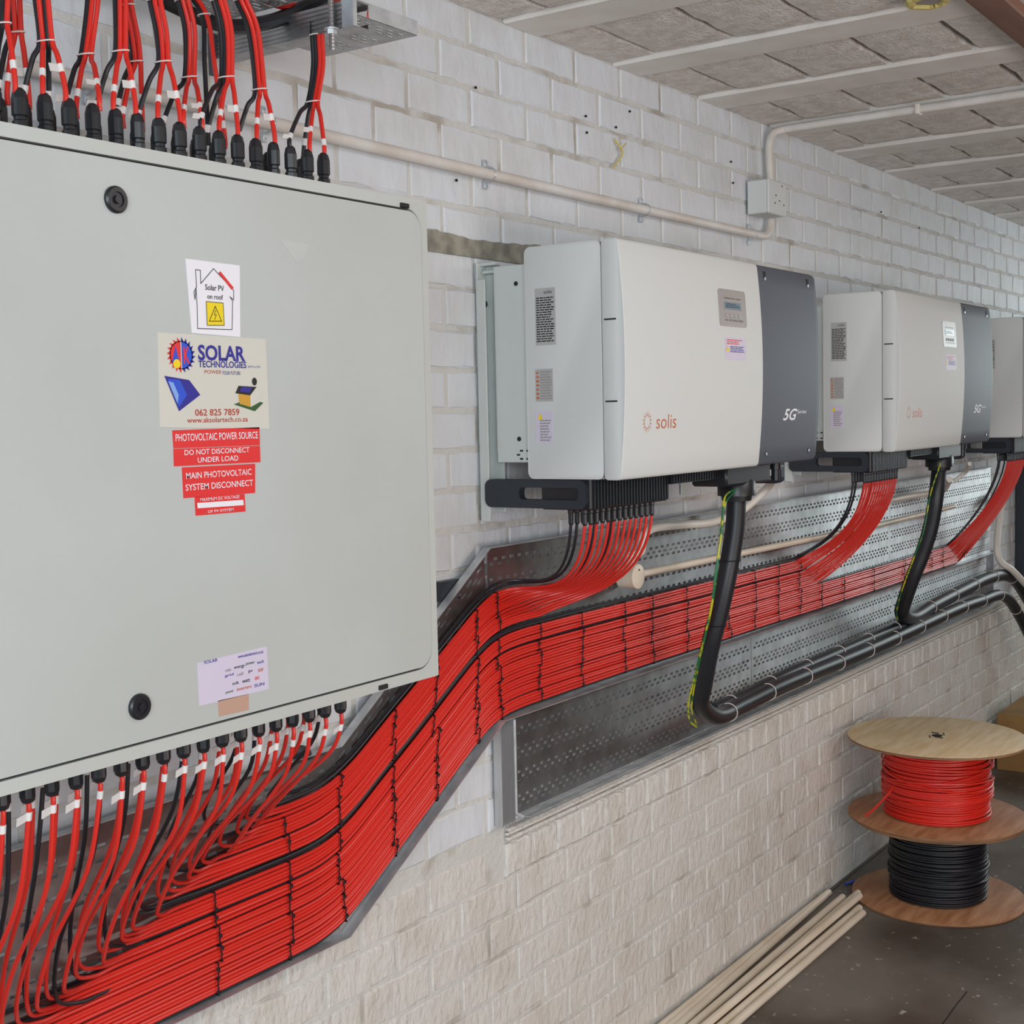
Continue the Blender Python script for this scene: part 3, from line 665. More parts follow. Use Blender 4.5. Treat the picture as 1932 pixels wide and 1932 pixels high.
follow(ifix(text_mesh('Series', a_.x, b_.x, zz+.002, zz+.013, YI-.0007, M['white'], parent=tc, shear=.2)))
# stickers on the left side (built in the plane x = side)
XS = 2.570
def side_label(p0, p1, name, m, lab):
    a = PX(p0[0], p0[1], XS); b2 = PX(p1[0], p1[1], XS)
    mb = MB().box(XS-.0008, XS+.002, min(a.y, b2.y), max(a.y, b2.y), min(a.z, b2.z), max(a.z, b2.z)); o = ib(mb, name, M[m]); o['label'] = lab
    return o, max(a.y, b2.y), min(a.y, b2.y), max(a.z, b2.z), min(a.z, b2.z)
def side_print(o, ya, yb, za, zb, rows, m, seed, f0=.06, f1=.94, t0=.05, t1=.95):
    rnd = random.Random(seed); mb = MB(); hh = (za-zb)*(t1-t0)/rows; X = XS-.0012; wdt = yb-ya
    for i in range(rows):
        z = za-(za-zb)*t0-hh*(i+.25); u = f0
        while u < f1*rnd.uniform(.8, 1):
            du = rnd.uniform(.08, .22); v = min(u+du, f1); mb.quad((X, ya+wdt*u, z), (X, ya+wdt*v, z), (X, ya+wdt*v, z-hh*.5), (X, ya+wdt*u, z-hh*.5)); u = v+.03
    return ib(mb, 'small_print', M[m], o)
o, ya, yb, za, zb = side_label((1009, 545), (1049, 650), 'rating_label', 'silver', 'silver rating label full of small print')
side_print(o, ya, yb, za, zb, 19, 'ink', 3, t0=.15)
tm = text_mesh('solis', 0, 1, 0, 1, 0, M['ink'], parent=o); wdt = yb-ya
for v in tm.data.vertices: v.co = Vector((XS-.0012, ya+wdt*(.45+.4*v.co.x), za-(za-zb)*.10+(za-zb)*.06*v.co.z)) - inv.location
o, ya, yb, za, zb = side_label((1010, 697), (1044, 757), 'warning_sticker', 'silver', 'warning sticker with an orange edge')
side_print(o, ya, yb, za, zb, 11, 'grey', 8, .3); side_print(o, ya, yb, za, zb, 7, 'orange', 9, .05, .22)
o, ya, yb, za, zb = side_label((1011, 776), (1044, 836), 'hazard_sticker', 'lilac', 'peeling sticker with a yellow triangle')
side_print(o, ya, yb, za, zb, 8, 'grey', 10, .25, .9, .25)
X = XS-.0013; ib(MB().add([(X, ya+(yb-ya)*.12, za-(za-zb)*.26), (X, ya+(yb-ya)*.42, za-(za-zb)*.26), (X, ya+(yb-ya)*.27, za-(za-zb)*.05)], [(0, 1, 2)]), 'triangle', M['pyel'], o)
# chassis plate and wall bracket behind
mb = MB(); mb.bbox(2.596, 2.600, IYB-.003, 1.848, 1.72, 2.178, .0012).box(2.596, 3.66, 1.845, 1.848, 1.74, 2.178)
mb.box(3.656, 3.660, IYB, 1.848, 1.72, 2.178); ib(mb, 'chassis_plate', M['bracket'])
for z in (2.135, 1.775): ib(MB().lathe([(.0055, 0), (.0055, -.001)], (2.5955, 1.785, z), 10, 'x'), 'bolt_hole', M['gasket'])
mb = MB()
for i in range(6):
    a = i*1.05; mb.box(2.5945, 2.596, 1.77+.018*cos(a)-.004, 1.77+.018*cos(a)+.004, 1.738+.011*sin(a)-.002, 1.738+.011*sin(a)+.002)
ib(mb, 'punched_marks', M['gasket'])
mb = MB(); mb.bbox(2.585, 2.625, 1.888, 1.8925, 1.58, 2.19, .001); mb.bbox(2.622, 2.626, 1.848, 1.891, 1.60, 2.188, .001); mb.bbox(2.5835, 2.587, 1.866, 1.8925, 1.58, 2.15, .001)
mb.box(2.626, 3.64, 1.880, 1.890, 2.08, 2.17); mb.bbox(2.600, 2.626, 1.850, 1.885, 2.165, 2.172, .001); mb.bbox(2.596, 2.622, 1.845, 1.888, 2.183, 2.190, .001)
mb.bbox(3.60, 3.64, 1.888, 1.8925, 1.58, 2.17, .001)
wb = ib(mb, 'wall_bracket', M['bracket'])
for z in (2.00, 1.90, 1.80): ib(MB().prism(rrect(2.603, 2.612, z-.035, z+.03, .004, 3), 1.8865, 1.8885), 'bracket_slot', M['silver'], wb)
for z in (2.095, 1.655): ib(MB().lathe([(.008, 0), (.008, -.007), (.003, -.009)], (2.608, 1.888, z), 6, 'y'), 'wall_bolt', M['slate'], wb)
# bottom: connector block, carrying handles, AC entry
mb = MB(); mb.bbox(2.585, 2.95, 1.585, 1.72, 1.612, IZ0+.004, .004)
for k in range(26): mb.box(2.592+k*.0138, 2.599+k*.0138, 1.580, 1.588, 1.616, IZ0)
mb.box(2.95, 3.50, 1.575, 1.70, 1.652, IZ0)
for k in range(38): mb.box(2.955+k*.0142, 2.960+k*.0142, 1.571, 1.576, 1.654, IZ0)
ib(mb, 'connector_block', M['plastic'])
def handle(x0_, x1_, par=inv):
    a = PX(1108, 912, x0_); b2 = PX(925, 912, x0_); 
    y0_, y1_ = 1.592, 1.873; zt, zb_ = 1.681, 1.615
    o_ = rrect(y0_, y1_, zb_, zt, .018, 5); i_ = rrect(1.612, 1.775, zb_+.020, zt-.018, .010, 5); n_ = len(o_); mb = MB()
    mb.add([(x0_, y, z) for y, z in o_]+[(x0_, y, z) for y, z in i_]+[(x1_, y, z) for y, z in o_]+[(x1_, y, z) for y, z in i_],
      [(k, (k+1) % n_, n_+(k+1) % n_, n_+k) for k in range(n_)]+[(2*n_+k, 2*n_+(k+1) % n_, 3*n_+(k+1) % n_, 3*n_+k) for k in range(n_)]+[(k, (k+1) % n_, 2*n_+(k+1) % n_, 2*n_+k) for k in range(n_)]+[(n_+k, n_+(k+1) % n_, 3*n_+(k+1) % n_, 3*n_+k) for k in range(n_)])
    return ib(mb, 'carrying_handle', M['slate'], par)
handle(2.575, 2.598); handle(3.655, 3.678)
mb = MB(); mb.bbox(3.22, 3.50, 1.555, 1.66, 1.630, IZ0+.002, .006); mb.lathe([(.052, 0), (.052, .035), (.045, .045)], (3.372, 1.60, 1.598), 24); mb.lathe([(.040, 0), (.044, .02)], (3.372, 1.60, 1.584), 24)
mb.bbox(3.50, 3.66, 1.60, 1.625, 1.625, 1.638, .003)
ib(mb, 'ac_cable_entry', M['plastic'], smooth=True)
mb = MB().lathe([(.012, -.03), (.012, 0), (.016, .001), (.016, .02)], (3.565, 1.57, 1.66), 16); ib(mb, 'communication_plug', M['plastic'], smooth=True)
# DC plugs
plug_me = to_mesh(MB().lathe([(.0045, -.034), (.0062, -.030), (.0062, -.008), (.0075, -.006), (.0075, .004)], (0, 0, 0), 10), 'dc_plug', M['plastic'])
NP = 13
def plugx(k, j): return 2.600+.0262*j
for j in range(NP):
    for row in (0, 1):
        o = bpy.data.objects.new('dc_plug', plug_me); COL.objects.link(o); o.parent = inv; o.location = Vector((plugx(0, j)+.008*row, 1.612+.042*row, 1.610))-inv.location
invs = [inv]
for k in (1, 2): c_ = dup(inv, label=ORD[k]); c_.location.x += 1.79*k; invs.append(c_)
# the far ones have plainer plates: nothing else differs

# ------------------------------------------------------------------ the red cable band
R = .0036; LY = 1.856
base_pts = [(.2, .772), (1.2, .772), (1.88, .772), (1.97, .778), (2.05, .806), (2.16, .872), (2.30, .952), (2.44, 1.036), (2.52, 1.082), (2.59, 1.108), (2.68, 1.116), (2.9, 1.118), (4.3, 1.112), (5.2, 1.106), (7, 1.104)]
def basez(x):
    for (xa, za), (xb, zb) in zip(base_pts[:-1], base_pts[1:]):
        if xa <= x <= xb:
            t = (x-xa)/(xb-xa); return za+(zb-za)*t
    return base_pts[-1][1]
def bsm(x): return sum(basez(x+d) for d in (-.04, -.02, 0, .02, .04))/5
groups = [5, 4, 3, 5, 3, 6, 4, 4, 4]         # from the top; 12 go to the first inverter, 13 to the second, 13 to the third
groups = [3, 5, 5, 5, 3, 5, 4, 4, 4]
NL = sum(groups)
offs = []; gid = []; z = 0; gtop = []
gaps = {3: .018, 4: .006}
lanes = []                                    # offset above the base path, bottom lane last
tot = NL*.0072+sum(gaps.get(i, .0016) for i in range(1, len(groups)))
z = tot; blackoff = []
for gi, gn in enumerate(groups):
    if gi: z -= gaps.get(gi, .0016); blackoff.append(z+gaps.get(gi, .0016)/2)
    for i in range(gn): lanes.append((z-.0036, gi)); z -= .0072
dest = [0]*13+[1]*13+[2]*(NL-26)
def wob(i, x): return .0006*sin(i*2.1+x*3.1)+.0006*sin(i*5.3+x*7.7)
def lanept(i, off, x, y=LY):
    # in the slope the cables close up and spread a little
    return Vector((x, y-.0015*abs(sin(i*1.7+x*2)), bsm(x)+off+wob(i, x)))
def xs_range(a, b_):
    x = a; out = []
    while x < b_: out.append(x); x += .022 if 1.8 < x < 2.8 else .06
    out.append(b_); return out
glist = sorted([(gx+(.014 if r == 1 else 0), ROW[r], k, r) for k, gx in enumerate(GX) for r in (0, 1, 2) if not (r == 2 and (k % 2 or k > 31))], reverse=True)
# front-row glands feed red cables, every back-row gland a red or a black one
red_g = [g for g in glist if g[3] == 0]+[g for g in glist if g[3] == 1 and g[2] % 4 != 1]
red_g = sorted(red_g, reverse=True)[:NL]
blk_g = [g for g in glist if g not in red_g]
def feed(g, P3, fwd, y2, rnd, low):
    x, y, k, r = g; z0 = CZ0-.041; drop = z0-P3.z; dx = P3.x-x; dy = P3.y-y
    jx = rnd.uniform(-.012, .012); jy = rnd.uniform(-.012, .012); hb = .055+.05*low
    return cr([(x, y, z0+.006), (x, y, z0-.02), (x+.00*dx+jx*.6, y+.10*dy, z0-.30*drop), (x+.03*dx+jx, y+.46*dy+jy, z0-.62*drop),
               (x+.17*dx+jx, y+.74*dy+jy, P3.z+hb*.62), (x+.42*dx+jx*.5, y+.90*dy, P3.z+hb*.17), (x+.70*dx, y+.975*dy, P3.z+.004), P3], 5)
LAB = {0: 'red solar cable in the upper part of the band, rising to the nearest inverter',
       1: 'red solar cable in the middle of the band, rising to the second inverter',
       2: 'red solar cable low in the band, running on to the farthest inverter'}
GRP = {0: 'red cables to the nearest inverter', 1: 'red cables to the second inverter', 2: 'red cables to the farthest inverter'}
def sleeve(path, root, d0=.030, ln=.012, flag=True):
    # a white marker sleeve some way along the cable from the gland
    acc = 0
    for a, b_ in zip(path[:-1], path[1:]):
        s_ = (b_-a).length
        if acc+s_ > d0:
            q_ = a+(b_-a)*((d0-acc)/s_); t = (b_-a).normalized(); break
        acc += s_
    mb = MB().tube([q_-t*ln/2, q_+t*ln/2], R+.0009, 8)
    if flag:
        side = Vector((-1, -.25, 0)).normalized()
        a = q_-t*.006; b2 = q_+t*.006; e = side*.023+Vector((0, 0, -.003)); n_ = Vector((0, -1, 0))*.0006-t*0
        n_ = Vector((0, 0, 0))+t.cross(side)*.0006
        mb.add([a+n_, b2+n_, b2+e+n_, a+e+n_, a-n_, b2-n_, b2+e-n_, a+e-n_], [(0, 1, 2, 3), (4, 5, 6, 7), (0, 1, 5, 4), (1, 2, 6, 5), (2, 3, 7, 6), (3, 0, 4, 7)])
    o = rel(mb, root).build('marker_sleeve', M['tagw'], root); return o
def cable(path, m, label, group, sl=None, flag=True, name='solar_cable', r=R, n=8):
    mb = MB().tube(path, r, n); o = mb.build(name, m, smooth=True); tag(o, label, 'cable', group)
    if sl: sleeve(path, o, sl, flag=flag)
    return o
def rise(k, j, zl, row, off):
    """from the end of the lane up into the plugs of inverter k"""
    xc = plugx(0, j)+1.79*k+.008*row; yc = 1.612+.042*row
    u = j/NP
    if k < 2: xs_ = 2.585+.20*u+1.79*k; out_ = .13+.05*u
    else: xs_ = 2.52+.20*u+1.79*k; out_ = .10
    top = Vector((xc, yc, 1.579))
    return xs_, [lambda P0: None], top, out_
for i, (off, gi) in enumerate(lanes):
    rnd = random.Random(100+i); g = red_g[i]; low = i/NL
    k = dest[i]; first = {0: 0, 1: 13, 2: 26}[k]; j = i-first; jj = j
    xs_, _, top, out_ = rise(k, jj, 0, 0, off)
    x3 = g[0]+.165+.10*low+rnd.uniform(-.02, .02)
    yl = LY-.006*(0)
    P3 = lanept(i, off, x3, yl)
    pth = feed(g, P3, 0, -.01, rnd, low)
    pth += [lanept(i, off, x, yl) for x in xs_range(x3+.04, xs_)]
    P0 = pth[-1]; sl_ = (lanept(i, off, xs_+.02)-lanept(i, off, xs_)).normalized()
    pth += bez(P0, P0+Vector((out_, -.01, .012+out_*.1)), top+Vector((.004, .02, -.20+.04*low)), top, 18)[1:]
    cable(pth, M['red'], 'red solar cable in the '+('topmost', 'second', 'third', 'fourth', 'fifth', 'sixth', 'seventh', 'eighth', 'lowest')[gi]+' tied group of the band, rising to the '+('nearest', 'second', 'farthest')[k]+' inverter', GRP[k], .022+.012*rnd.random(), rnd.random() < .75)
# black cables: laid in the gaps, slightly behind
bl_spec = [(0, tot+.018), (0, tot+.005)]+[(0 if q_ < 2 else 1 if q_ < 5 else 2, o_) for q_, o_ in enumerate(blackoff)]+[(2, -.003)]
bl_spec += [(1, blackoff[2]-.004), (2, blackoff[5]+.002)]
cnt = {0: 0, 1: 0, 2: 0}
bl_spec.sort(key=lambda s_: -s_[1])
blk_g = [g for g in blk_g if g[0] > .84]
BL = {0: 'black solar cable along the top of the band, rising to the nearest inverter', 1: 'black solar cable in a gap of the band, rising to the second inverter', 2: 'black solar cable in a gap of the band, running to the farthest inverter'}
for i, (k, off) in enumerate(bl_spec):
    rnd = random.Random(300+i); g = blk_g[min(i, len(blk_g)-1)]; low = i/len(bl_spec)
    j = cnt[k]; cnt[k] += 1
    jj = [0, 1, 4, 7, 9, 11, 12][j % 7]
    xs_, _, top, out_ = rise(k, jj, 0, 1, off)
    x3 = g[0]+.165+.10*low; yl = LY+.005
    pth = feed(g, lanept(50+i, off, x3, yl), 0, .0, rnd, low)+[lanept(50+i, off, x, yl) for x in xs_range(x3+.04, xs_)]
    P0 = pth[-1]
    pth += bez(P0, P0+Vector((out_, -.01, .012+out_*.1)), top+Vector((.004, .02, -.20+.04*low)), top, 18)[1:]
    cable(pth, M['black'], BL[k], 'black cables in the band to inverter '+['one', 'two', 'three'][k], .024, rnd.random() < .5)
# a few short black tails from the back row
for i in range(len(bl_spec), len(blk_g)):
    g = blk_g[i]
    if g[0] < .80: continue
    rnd = random.Random(500+i); off = -.001+.01*(i % 3)+.14*((i*7) % 5)/5
    pth = feed(g, lanept(70+i, off, g[0]+.24, LY+.006), 0, .02, rnd, .6)+[lanept(70+i, off, x, LY+.007) for x in xs_range(g[0]+.28, 2.4)]
    cable(pth, M['black'], 'black solar cable from the cabinet underside, hidden behind the red band further on', 'black cables behind the band', .024, False)

# cable ties across the band
def grp_span(a, b_):
    return lanes[a][0]+.005, lanes[b_][0]-.005
bounds = []; s0 = 0
for gn in groups: bounds.append((s0, s0+gn-1)); s0 += gn
stations = [1.67, 1.86, 2.01, 2.19, 2.34, 2.50, 2.585, 2.76, 2.96, 3.18, 3.34, 3.55, 3.84, 4.03, 4.22, 4.40, 4.60, 4.82, 5.13, 5.5, 5.85, 6.02]
xstart = [min(red_g[i][0]+.15+.05*i/NL for i in range(a, b_+1)) for a, b_ in bounds]
for si, x in enumerate(stations):
    for gi, (a, b_) in enumerate(bounds):
        k = dest[a]
        xe = 2.575+1.79*k+.05
        if x > xe or x < max(red_g[i][0]+.165+.10*i/NL for i in range(a, b_+1)): continue
        rnd = random.Random(si*31+gi); xx = x+rnd.uniform(-.010, .010)
        t, bt = grp_span(a, b_)
        sl_ = (bsm(xx+.01)-bsm(xx-.01))/.02
        sh = -.5*sl_ if 2.1 < xx < 2.55 else 0
        pts = []
        N_ = max(4, b_-a+2)
        for q_ in range(N_+1):
            f = q_/N_; o_ = t+(bt-t)*f; xq = xx+(o_-t)*sh*-1.0*.9+.0022*(q_ % 2)
            pts.append(Vector((xq, LY-.0072, bsm(xq)+o_)))
        mb = MB()
        for p_, q2 in zip(pts[:-1], pts[1:]):
            wv = Vector((.0013, 0, 0)); hv_ = Vector((0, -.0011, 0))
            mb.add([p_-wv, p_+wv, q2+wv, q2-wv, p_-wv+hv_, p_+wv+hv_, q2+wv+hv_, q2-wv+hv_], [(4, 5, 6, 7), (0, 3, 7, 4), (1, 2, 6, 5), (0, 1, 5, 4), (3, 2, 6, 7)])
        for p_, dz in ((pts[0], .0012), (pts[-1], -.0012)): mb.box(p_.x-.0017, p_.x+.0017, LY-.0083, LY+.0085, p_.z-.0012, p_.z+.0012)
        p_ = pts[rnd.randrange(1, N_)]; mb.bbox(p_.x-.0035, p_.x+.0030, LY-.0115, LY-.0072, p_.z-.0035, p_.z+.0035, .001)
        o = mb.build('cable_tie', M['tie']); tag(o, 'thin black cable tie cinched across a group of red cables in the band', 'cable tie', 'black cable ties across the red band')

# ------------------------------------------------------------------ cables above the cabinet
def clus(path, tie_i, legs, Y=1.602, back=False, nm=''):
    """path: pixels from the top down to the tie; legs: (pixel x of the gland, row, colour)"""
    pts = [P(a, c_, Y+(.045 if back else 0)) for a, c_ in path]; n_ = len(legs)
    order_ = sorted(range(n_), key=lambda q_: legs[q_][0]); tie = pts[tie_i]
    for q_, (gpx, row, colr) in enumerate(legs):
        xg = P(gpx, 262, ROW[row]).x if not isinstance(gpx, float) else gpx
        rank = order_.index(q_); dx = (rank-(n_-1)/2)*.0074*(.72 if n_ > 3 else 1); dy = .0045*(-1 if q_ % 2 else 1)+(.006 if colr == 'black' else 0)
        o3 = Vector((.57, -.82, 0))*((rank-(n_-1)/2)*.0080*(.75 if n_ > 3 else 1))+Vector((.82, .57, 0))*(.0022 if colr == 'black' else -.0015*(q_ % 2)); yg = ROW[row]
        g0 = Vector((xg, yg, CZ1+.058))
        low = [g0, g0+Vector((0, 0, .018))]
        body = [p_+o3 for p_ in pts[::-1]]
        pth = cr([g0, g0+Vector((0, 0, .022)), (g0+Vector((0, 0, .03)))*.45+(tie+o3)*.55+Vector((0, 0, .004))]+body[(len(pts)-1-tie_i):], 7)
        side = 'red' if colr == 'red' else 'black'
        cable(pth, M[colr], f'{side} solar cable {nm}', f'{side} cables {nm}', .026+.012*(q_ % 3), q_ % 2 == 0, r=R+.0002)
    for ti in range(len(pts)):
        if ti in (tie_i,) or (ti in (1,) and len(pts) > 3 and pts[ti].z < 2.6):
            p_ = pts[ti]; w_ = .0125 if n_ > 2 else .010
            ring = [p_+Vector((.57, -.82, 0))*w_*1.03*cos(a)+Vector((.82, .57, 0))*.0062*sin(a)+Vector((0, 0, .0012*cos(a))) for a in [2*pi*q2/16 for q2 in range(17)]]
            o = MB().tube(ring, .0013, 5, caps=False).build('white_cable_tie', M['wtie'], smooth=True)
            tag(o, 'white cable tie round the cables '+nm, 'cable tie', 'white cable ties above the cabinet')
B_, R_ = 'black', 'red'
clus([(4, -60), (4, 0), (3, 45)], 2, [(-6, 1, B_), (33, 0, R_), (-30, 0, R_)], nm='of the bundle at the left edge')
clus([(24, -60), (26, 0), (29, 62)], 2, [(2, 1, B_), (18, 1, R_), (58, 1, R_)], back=True, nm='behind the left edge bundle')
clus([(72, -60), (78, 0), (86, 78)], 2, [(50, 1, B_), (85, 0, R_), (127, 0, R_), (96, 1, B_)], nm='over the third front gland')
clus([(176, -60), (174, 8), (162, 103)], 2, [(128, 1, B_), (147, 1, R_), (190, 0, R_)], back=True, nm='of the dark bundle left of the straight one')
clus([(226, -60), (227, 0), (227, 97)], 2, [(184, 1, B_), (217, 0, R_), (258, 0, R_)], nm='of the straight bundle over the upper lock')
clus([(228, -60), (238, 10), (250, 70), (255, 117)], 3, [(234, 1, R_), (222, 1, B_), (270, 1, R_)], back=True, nm='just behind the straight bundle')
clus([(284, -60), (292, 0), (304, 60), (308, 117)], 3, [(262, 1, B_), (300, 0, R_), (341, 0, R_)], nm='of the bundle right of the straight one')
clus([(328, -60), (345, 0), (358, 60), (357, 146)], 3, [(310, 1, B_), (348, 0, R_), (382, 0, R_)], back=True, nm='behind the black drooping cable')
clus([(345, -30), (385, 28), (410, 80), (421, 140)], 1, [(393, 1, B_), (424, 1, R_)], back=True, nm='slanting in from the upper left')
clus([(392, -60), (412, 0), (426, 60), (427, 146)], 3, [(381, 0, B_), (415, 0, R_), (449, 0, R_), (392, 1, B_)], nm='in front of the far strut end')
clus([(430, -60), (455, 0), (478, 60), (490, 169)], 3, [(449, 1, B_), (485, 0, R_), (518, 0, R_)], nm='crossing the middle of the strut')
clus([(598, 40), (598, 65), (600, 125), (590, 192)], 3, [(547, 0, B_), (572, 1, B_), (584, 0, R_), (611, 0, R_)], Y=1.615, nm='of the lone rightmost bundle')
cable(cr([P(250, -30, 1.70), P(330, 12, 1.70), P(400, 42, 1.70), P(450, 50, 1.70), P(520, 38, 1.69), P(580, 10, 1.66), P(640, -20, 1.64)], 8), M['black'], 'thick black cable drooping between the overhead trays', None, r=.0125, name='drooping_cable')
for i in range(3): cable(cr([P(440+i*6, -22+i*2, 1.68+.01*i), P(510, 2+3*i, 1.68+.01*i), P(560, 9+3*i, 1.67), P(640, 0, 1.66)], 6), M['red'], 'red cable lying across the gap between the overhead trays', 'red cables across the overhead gap', r=.0042)

# ------------------------------------------------------------------ AC cables and hoses
HY = 1.80
def rings(path, every, r, root, name, m, start=.1, tw=.0016):
    acc = 0; nxt = start
    for a, b_ in zip(path[:-1], path[1:]):
        s_ = (b_-a).length
        while acc+s_ > nxt:
            c_ = a+(b_-a)*((nxt-acc)/s_); t = (b_-a).normalized(); u = t.cross(Vector((0, 0, 1))).normalized(); v = u.cross(t)
            mb = MB().tube([c_+(u*cos(q)+v*sin(q))*(r+.0014)+t*.004*cos(q) for q in [2*pi*i/18 for i in range(19)]], tw, 5, False)
            rel(mb, root).build(name, m, root, True); nxt += every
        acc += s_
def actrunk(k, pts, r, lab):
    p_ = cr(pts, 7); o = MB().tube(p_, r, 18).build('power_cable', M['black'], smooth=True); tag(o, lab, 'cable'); return o, p_
t1 = [Vector((3.372, 1.60, 1.59)), P(1386, 1000, 1.60), P(1373, 1080, 1.61), P(1358, 1150, 1.63), P(1340, 1220, 1.66), P(1327, 1290, 1.70), P(1322, 1330, 1.735), P(1352, 1352, 1.76), P(1400, 1330, 1.775)]
end1 = [P(x, y, 1.775) for x, y in ((1480, 1291), (1600, 1242), (1700, 1198), (1800, 1152), (1850, 1134), (1893, 1124))]+[P(1925, 1165, 1.76), P(1965, 1250, 1.72)]
h1, p1 = actrunk(0, t1+end1, .0265, 'thick black power cable dropping from the nearest inverter and turning right as the lower hose')
rings(p1[52:], .30, .0265, h1, 'white_tie', M['wtie'], .02)
for q_ in (12, 24): 
    c_ = p1[q_]; rel(MB().tube([c_+Vector((.0282*cos(a), .0282*sin(a), 0)) for a in [2*pi*i/18 for i in range(19)]], .0016, 5, False), h1).build('black_tie', M['tie'], h1, True)
end2 = [P(x, y, 1.80) for x, y in ((1410, 1312), (1480, 1276), (1560, 1241), (1640, 1206), (1700, 1180))]
p2 = cr([P(1345, 1340, 1.80)]+end2, 8)
h2 = tag(MB().tube(p2, .0235, 16).build('black_hose', M['black'], smooth=True), 'short black hose lying behind the lower hose, against the tray', 'hose'); rings(p2, .30, .0235, h2, 'white_tie', M['wtie'], .12)
t2 = [Vector((3.372+1.79, 1.60, 1.59)), P(1767, 930, 1.60), P(1757, 990, 1.62), P(1742, 1040, 1.65), P(1722, 1090, 1.69), P(1708, 1130, 1.73), P(1702, 1158, 1.765), P(1722, 1166, 1.80), P(1760, 1143, 1.805), P(1820, 1112, 1.805), P(1862, 1092, 1.805), P(1900, 1086, 1.80), P(1928, 1112, 1.78), P(1975, 1200, 1.74)]
h3, p3 = actrunk(1, t2, .029, 'thick black power cable dropping from the second inverter and turning right as the upper hose')
rings(p3[54:], .32, .029, h3, 'white_tie', M['wtie'], .05)
def wire(pts, lab, r=.0028):
    return tag(MB().tube(cr(pts, 8), r, 7).build('earth_wire', M['yg'], smooth=True), lab, 'wire', 'green and yellow earth wires')
off_ = lambda p_, d: [q+Vector(d) for q in p_]
wire([Vector((3.335, 1.582, 1.62)), P(1367, 940, 1.58), P(1362, 1000, 1.575), P(1350, 1080, 1.585), P(1341, 1150, 1.60), P(1322, 1230, 1.64), P(1306, 1295, 1.69), P(1298, 1335, 1.72), P(1302, 1360, 1.74), P(1315, 1372, 1.755)], 'green and yellow earth wire along the nearest thick black cable')
wire([Vector((3.34, 1.582, 1.62)), P(1365, 960, 1.58), P(1355, 1060, 1.58), P(1343, 1145, 1.60), P(1325, 1225, 1.64), P(1310, 1295, 1.69), P(1305, 1340, 1.72), P(1315, 1368, 1.75)], 'second earth wire twisted beside the first at the nearest black cable', .0022)
wire([Vector((3.125+2.0, 1.582, 1.62)), P(1756, 930, 1.585), P(1743, 1000, 1.60), P(1725, 1050, 1.64), P(1703, 1110, 1.69), P(1692, 1150, 1.74), P(1694, 1172, 1.775)], 'green and yellow earth wire along the second thick black cable')

# ------------------------------------------------------------------ conduits, boxes
def pipe(pts, r, name, m, lab, cat='pipe', n=12, grp=None, sm=7):
    return tag(MB().tube(cr(pts, sm) if sm else pts, r, n).build(name, m, smooth=True), lab, cat, grp)
WP = WY-.026
z_ = 2.401
cp = [Vector((.2, WP, z_)), Vector((1.0, WP, z_)), Vector((2.0, WP, z_)), Vector((3.0, WP, z_-.003)), Vector((4.0, WP, z_)), Vector((4.16, WP, z_+.001))]
arc = [Vector((4.16+.075*sin(a), WP, z_+.075-.075*cos(a))) for a in [pi/2*i/8 for i in range(1, 9)]]
wc = tag(MB().tube(cp+arc+[Vector((4.235, WP, 2.49))], .013, 14).build('wall_conduit', M['pvcold'], smooth=True), 'long painted conduit running level along the upper wall to the junction box', 'conduit')
for px in (512, 926, 1218, 1421, 180):
    p = P(px, 300, WP); x_ = p.x
    mb = MB().tube([Vector((x_, WY-.004+(.0 if abs(sin(a)) > .99 else 0)-.026*max(0, cos(a))*1.35, z_+.0185*sin(a))) for a in [-pi/2+pi*i/10 for i in range(11)]], .003, 6)
    mb.bbox(x_-.005, x_+.005, WY-.012, WY-.004, z_+.017, z_+.034, .001).bbox(x_-.005, x_+.005, WY-.012, WY-.004, z_-.034, z_-.017, .001)
    mb.lathe([(.0025, 0), (.0025, -.004)], (x_, WY-.012, z_+.028), 8, 'y').lathe([(.0025, 0), (.0025, -.004)], (x_, WY-.012, z_-.028), 8, 'y')
    rel(mb, wc).build('saddle_clip', M['galv2'], wc, True)
jb = empty('junction_box', (4.17, 1.86, 2.487), 'white junction box on the upper wall with a conduit leaving top and bottom', 'junction box')
jq = lambda mb, n_, m_, s_=False: rel(mb, jb).build(n_, m_, jb, s_)
a = P(1447, 337, 1.82); b2 = P(1480, 326, 1.82); zt = P(1447, 337, 1.82).z; zb_ = P(1449, 401, 1.82).z
jq(MB().bbox(a.x, b2.x, 1.822, WY-.01, zb_, zt, .003), 'box', M['inv']); jq(MB().bbox(a.x-.0008, b2.x+.0008, 1.814, 1.822, zb_-.0008, zt+.0008, .003), 'lid', M['inv'])
for x_, z__ in ((a.x+.4*(b2.x-a.x), zb_+.06), (a.x+.85*(b2.x-a.x), zb_+.035), (a.x+.75*(b2.x-a.x), zt-.012), (a.x+.35*(b2.x-a.x), zb_+.035), (a.x+.6*(b2.x-a.x), zb_+.045)):
    jq(MB().lathe([(.003, 0), (.003, -.0008)], (x_, 1.8139, z__), 8, 'y'), 'screw', M['void'])
xc_ = 4.232
pth = cr([Vector((xc_, WP, zt-.01)), Vector((xc_-.003, WP, zt+.05)), Vector((xc_-.006, WP, CZ-.075)), Vector((xc_+.01, WP-.006, CZ-.036)), Vector((xc_+.035, WP-.035, CZ-.021))], 8)
pth += [Vector((4.27, 1.80, CZ-.019)), Vector((4.27, 1.2, CZ-.019)), Vector((4.27, .2, CZ-.019))]
cc_ = tag(MB().tube(pth, .0135, 12).build('ceiling_conduit', M['pvcold'], smooth=True), 'painted conduit rising from the junction box and crossing the ceiling', 'conduit')
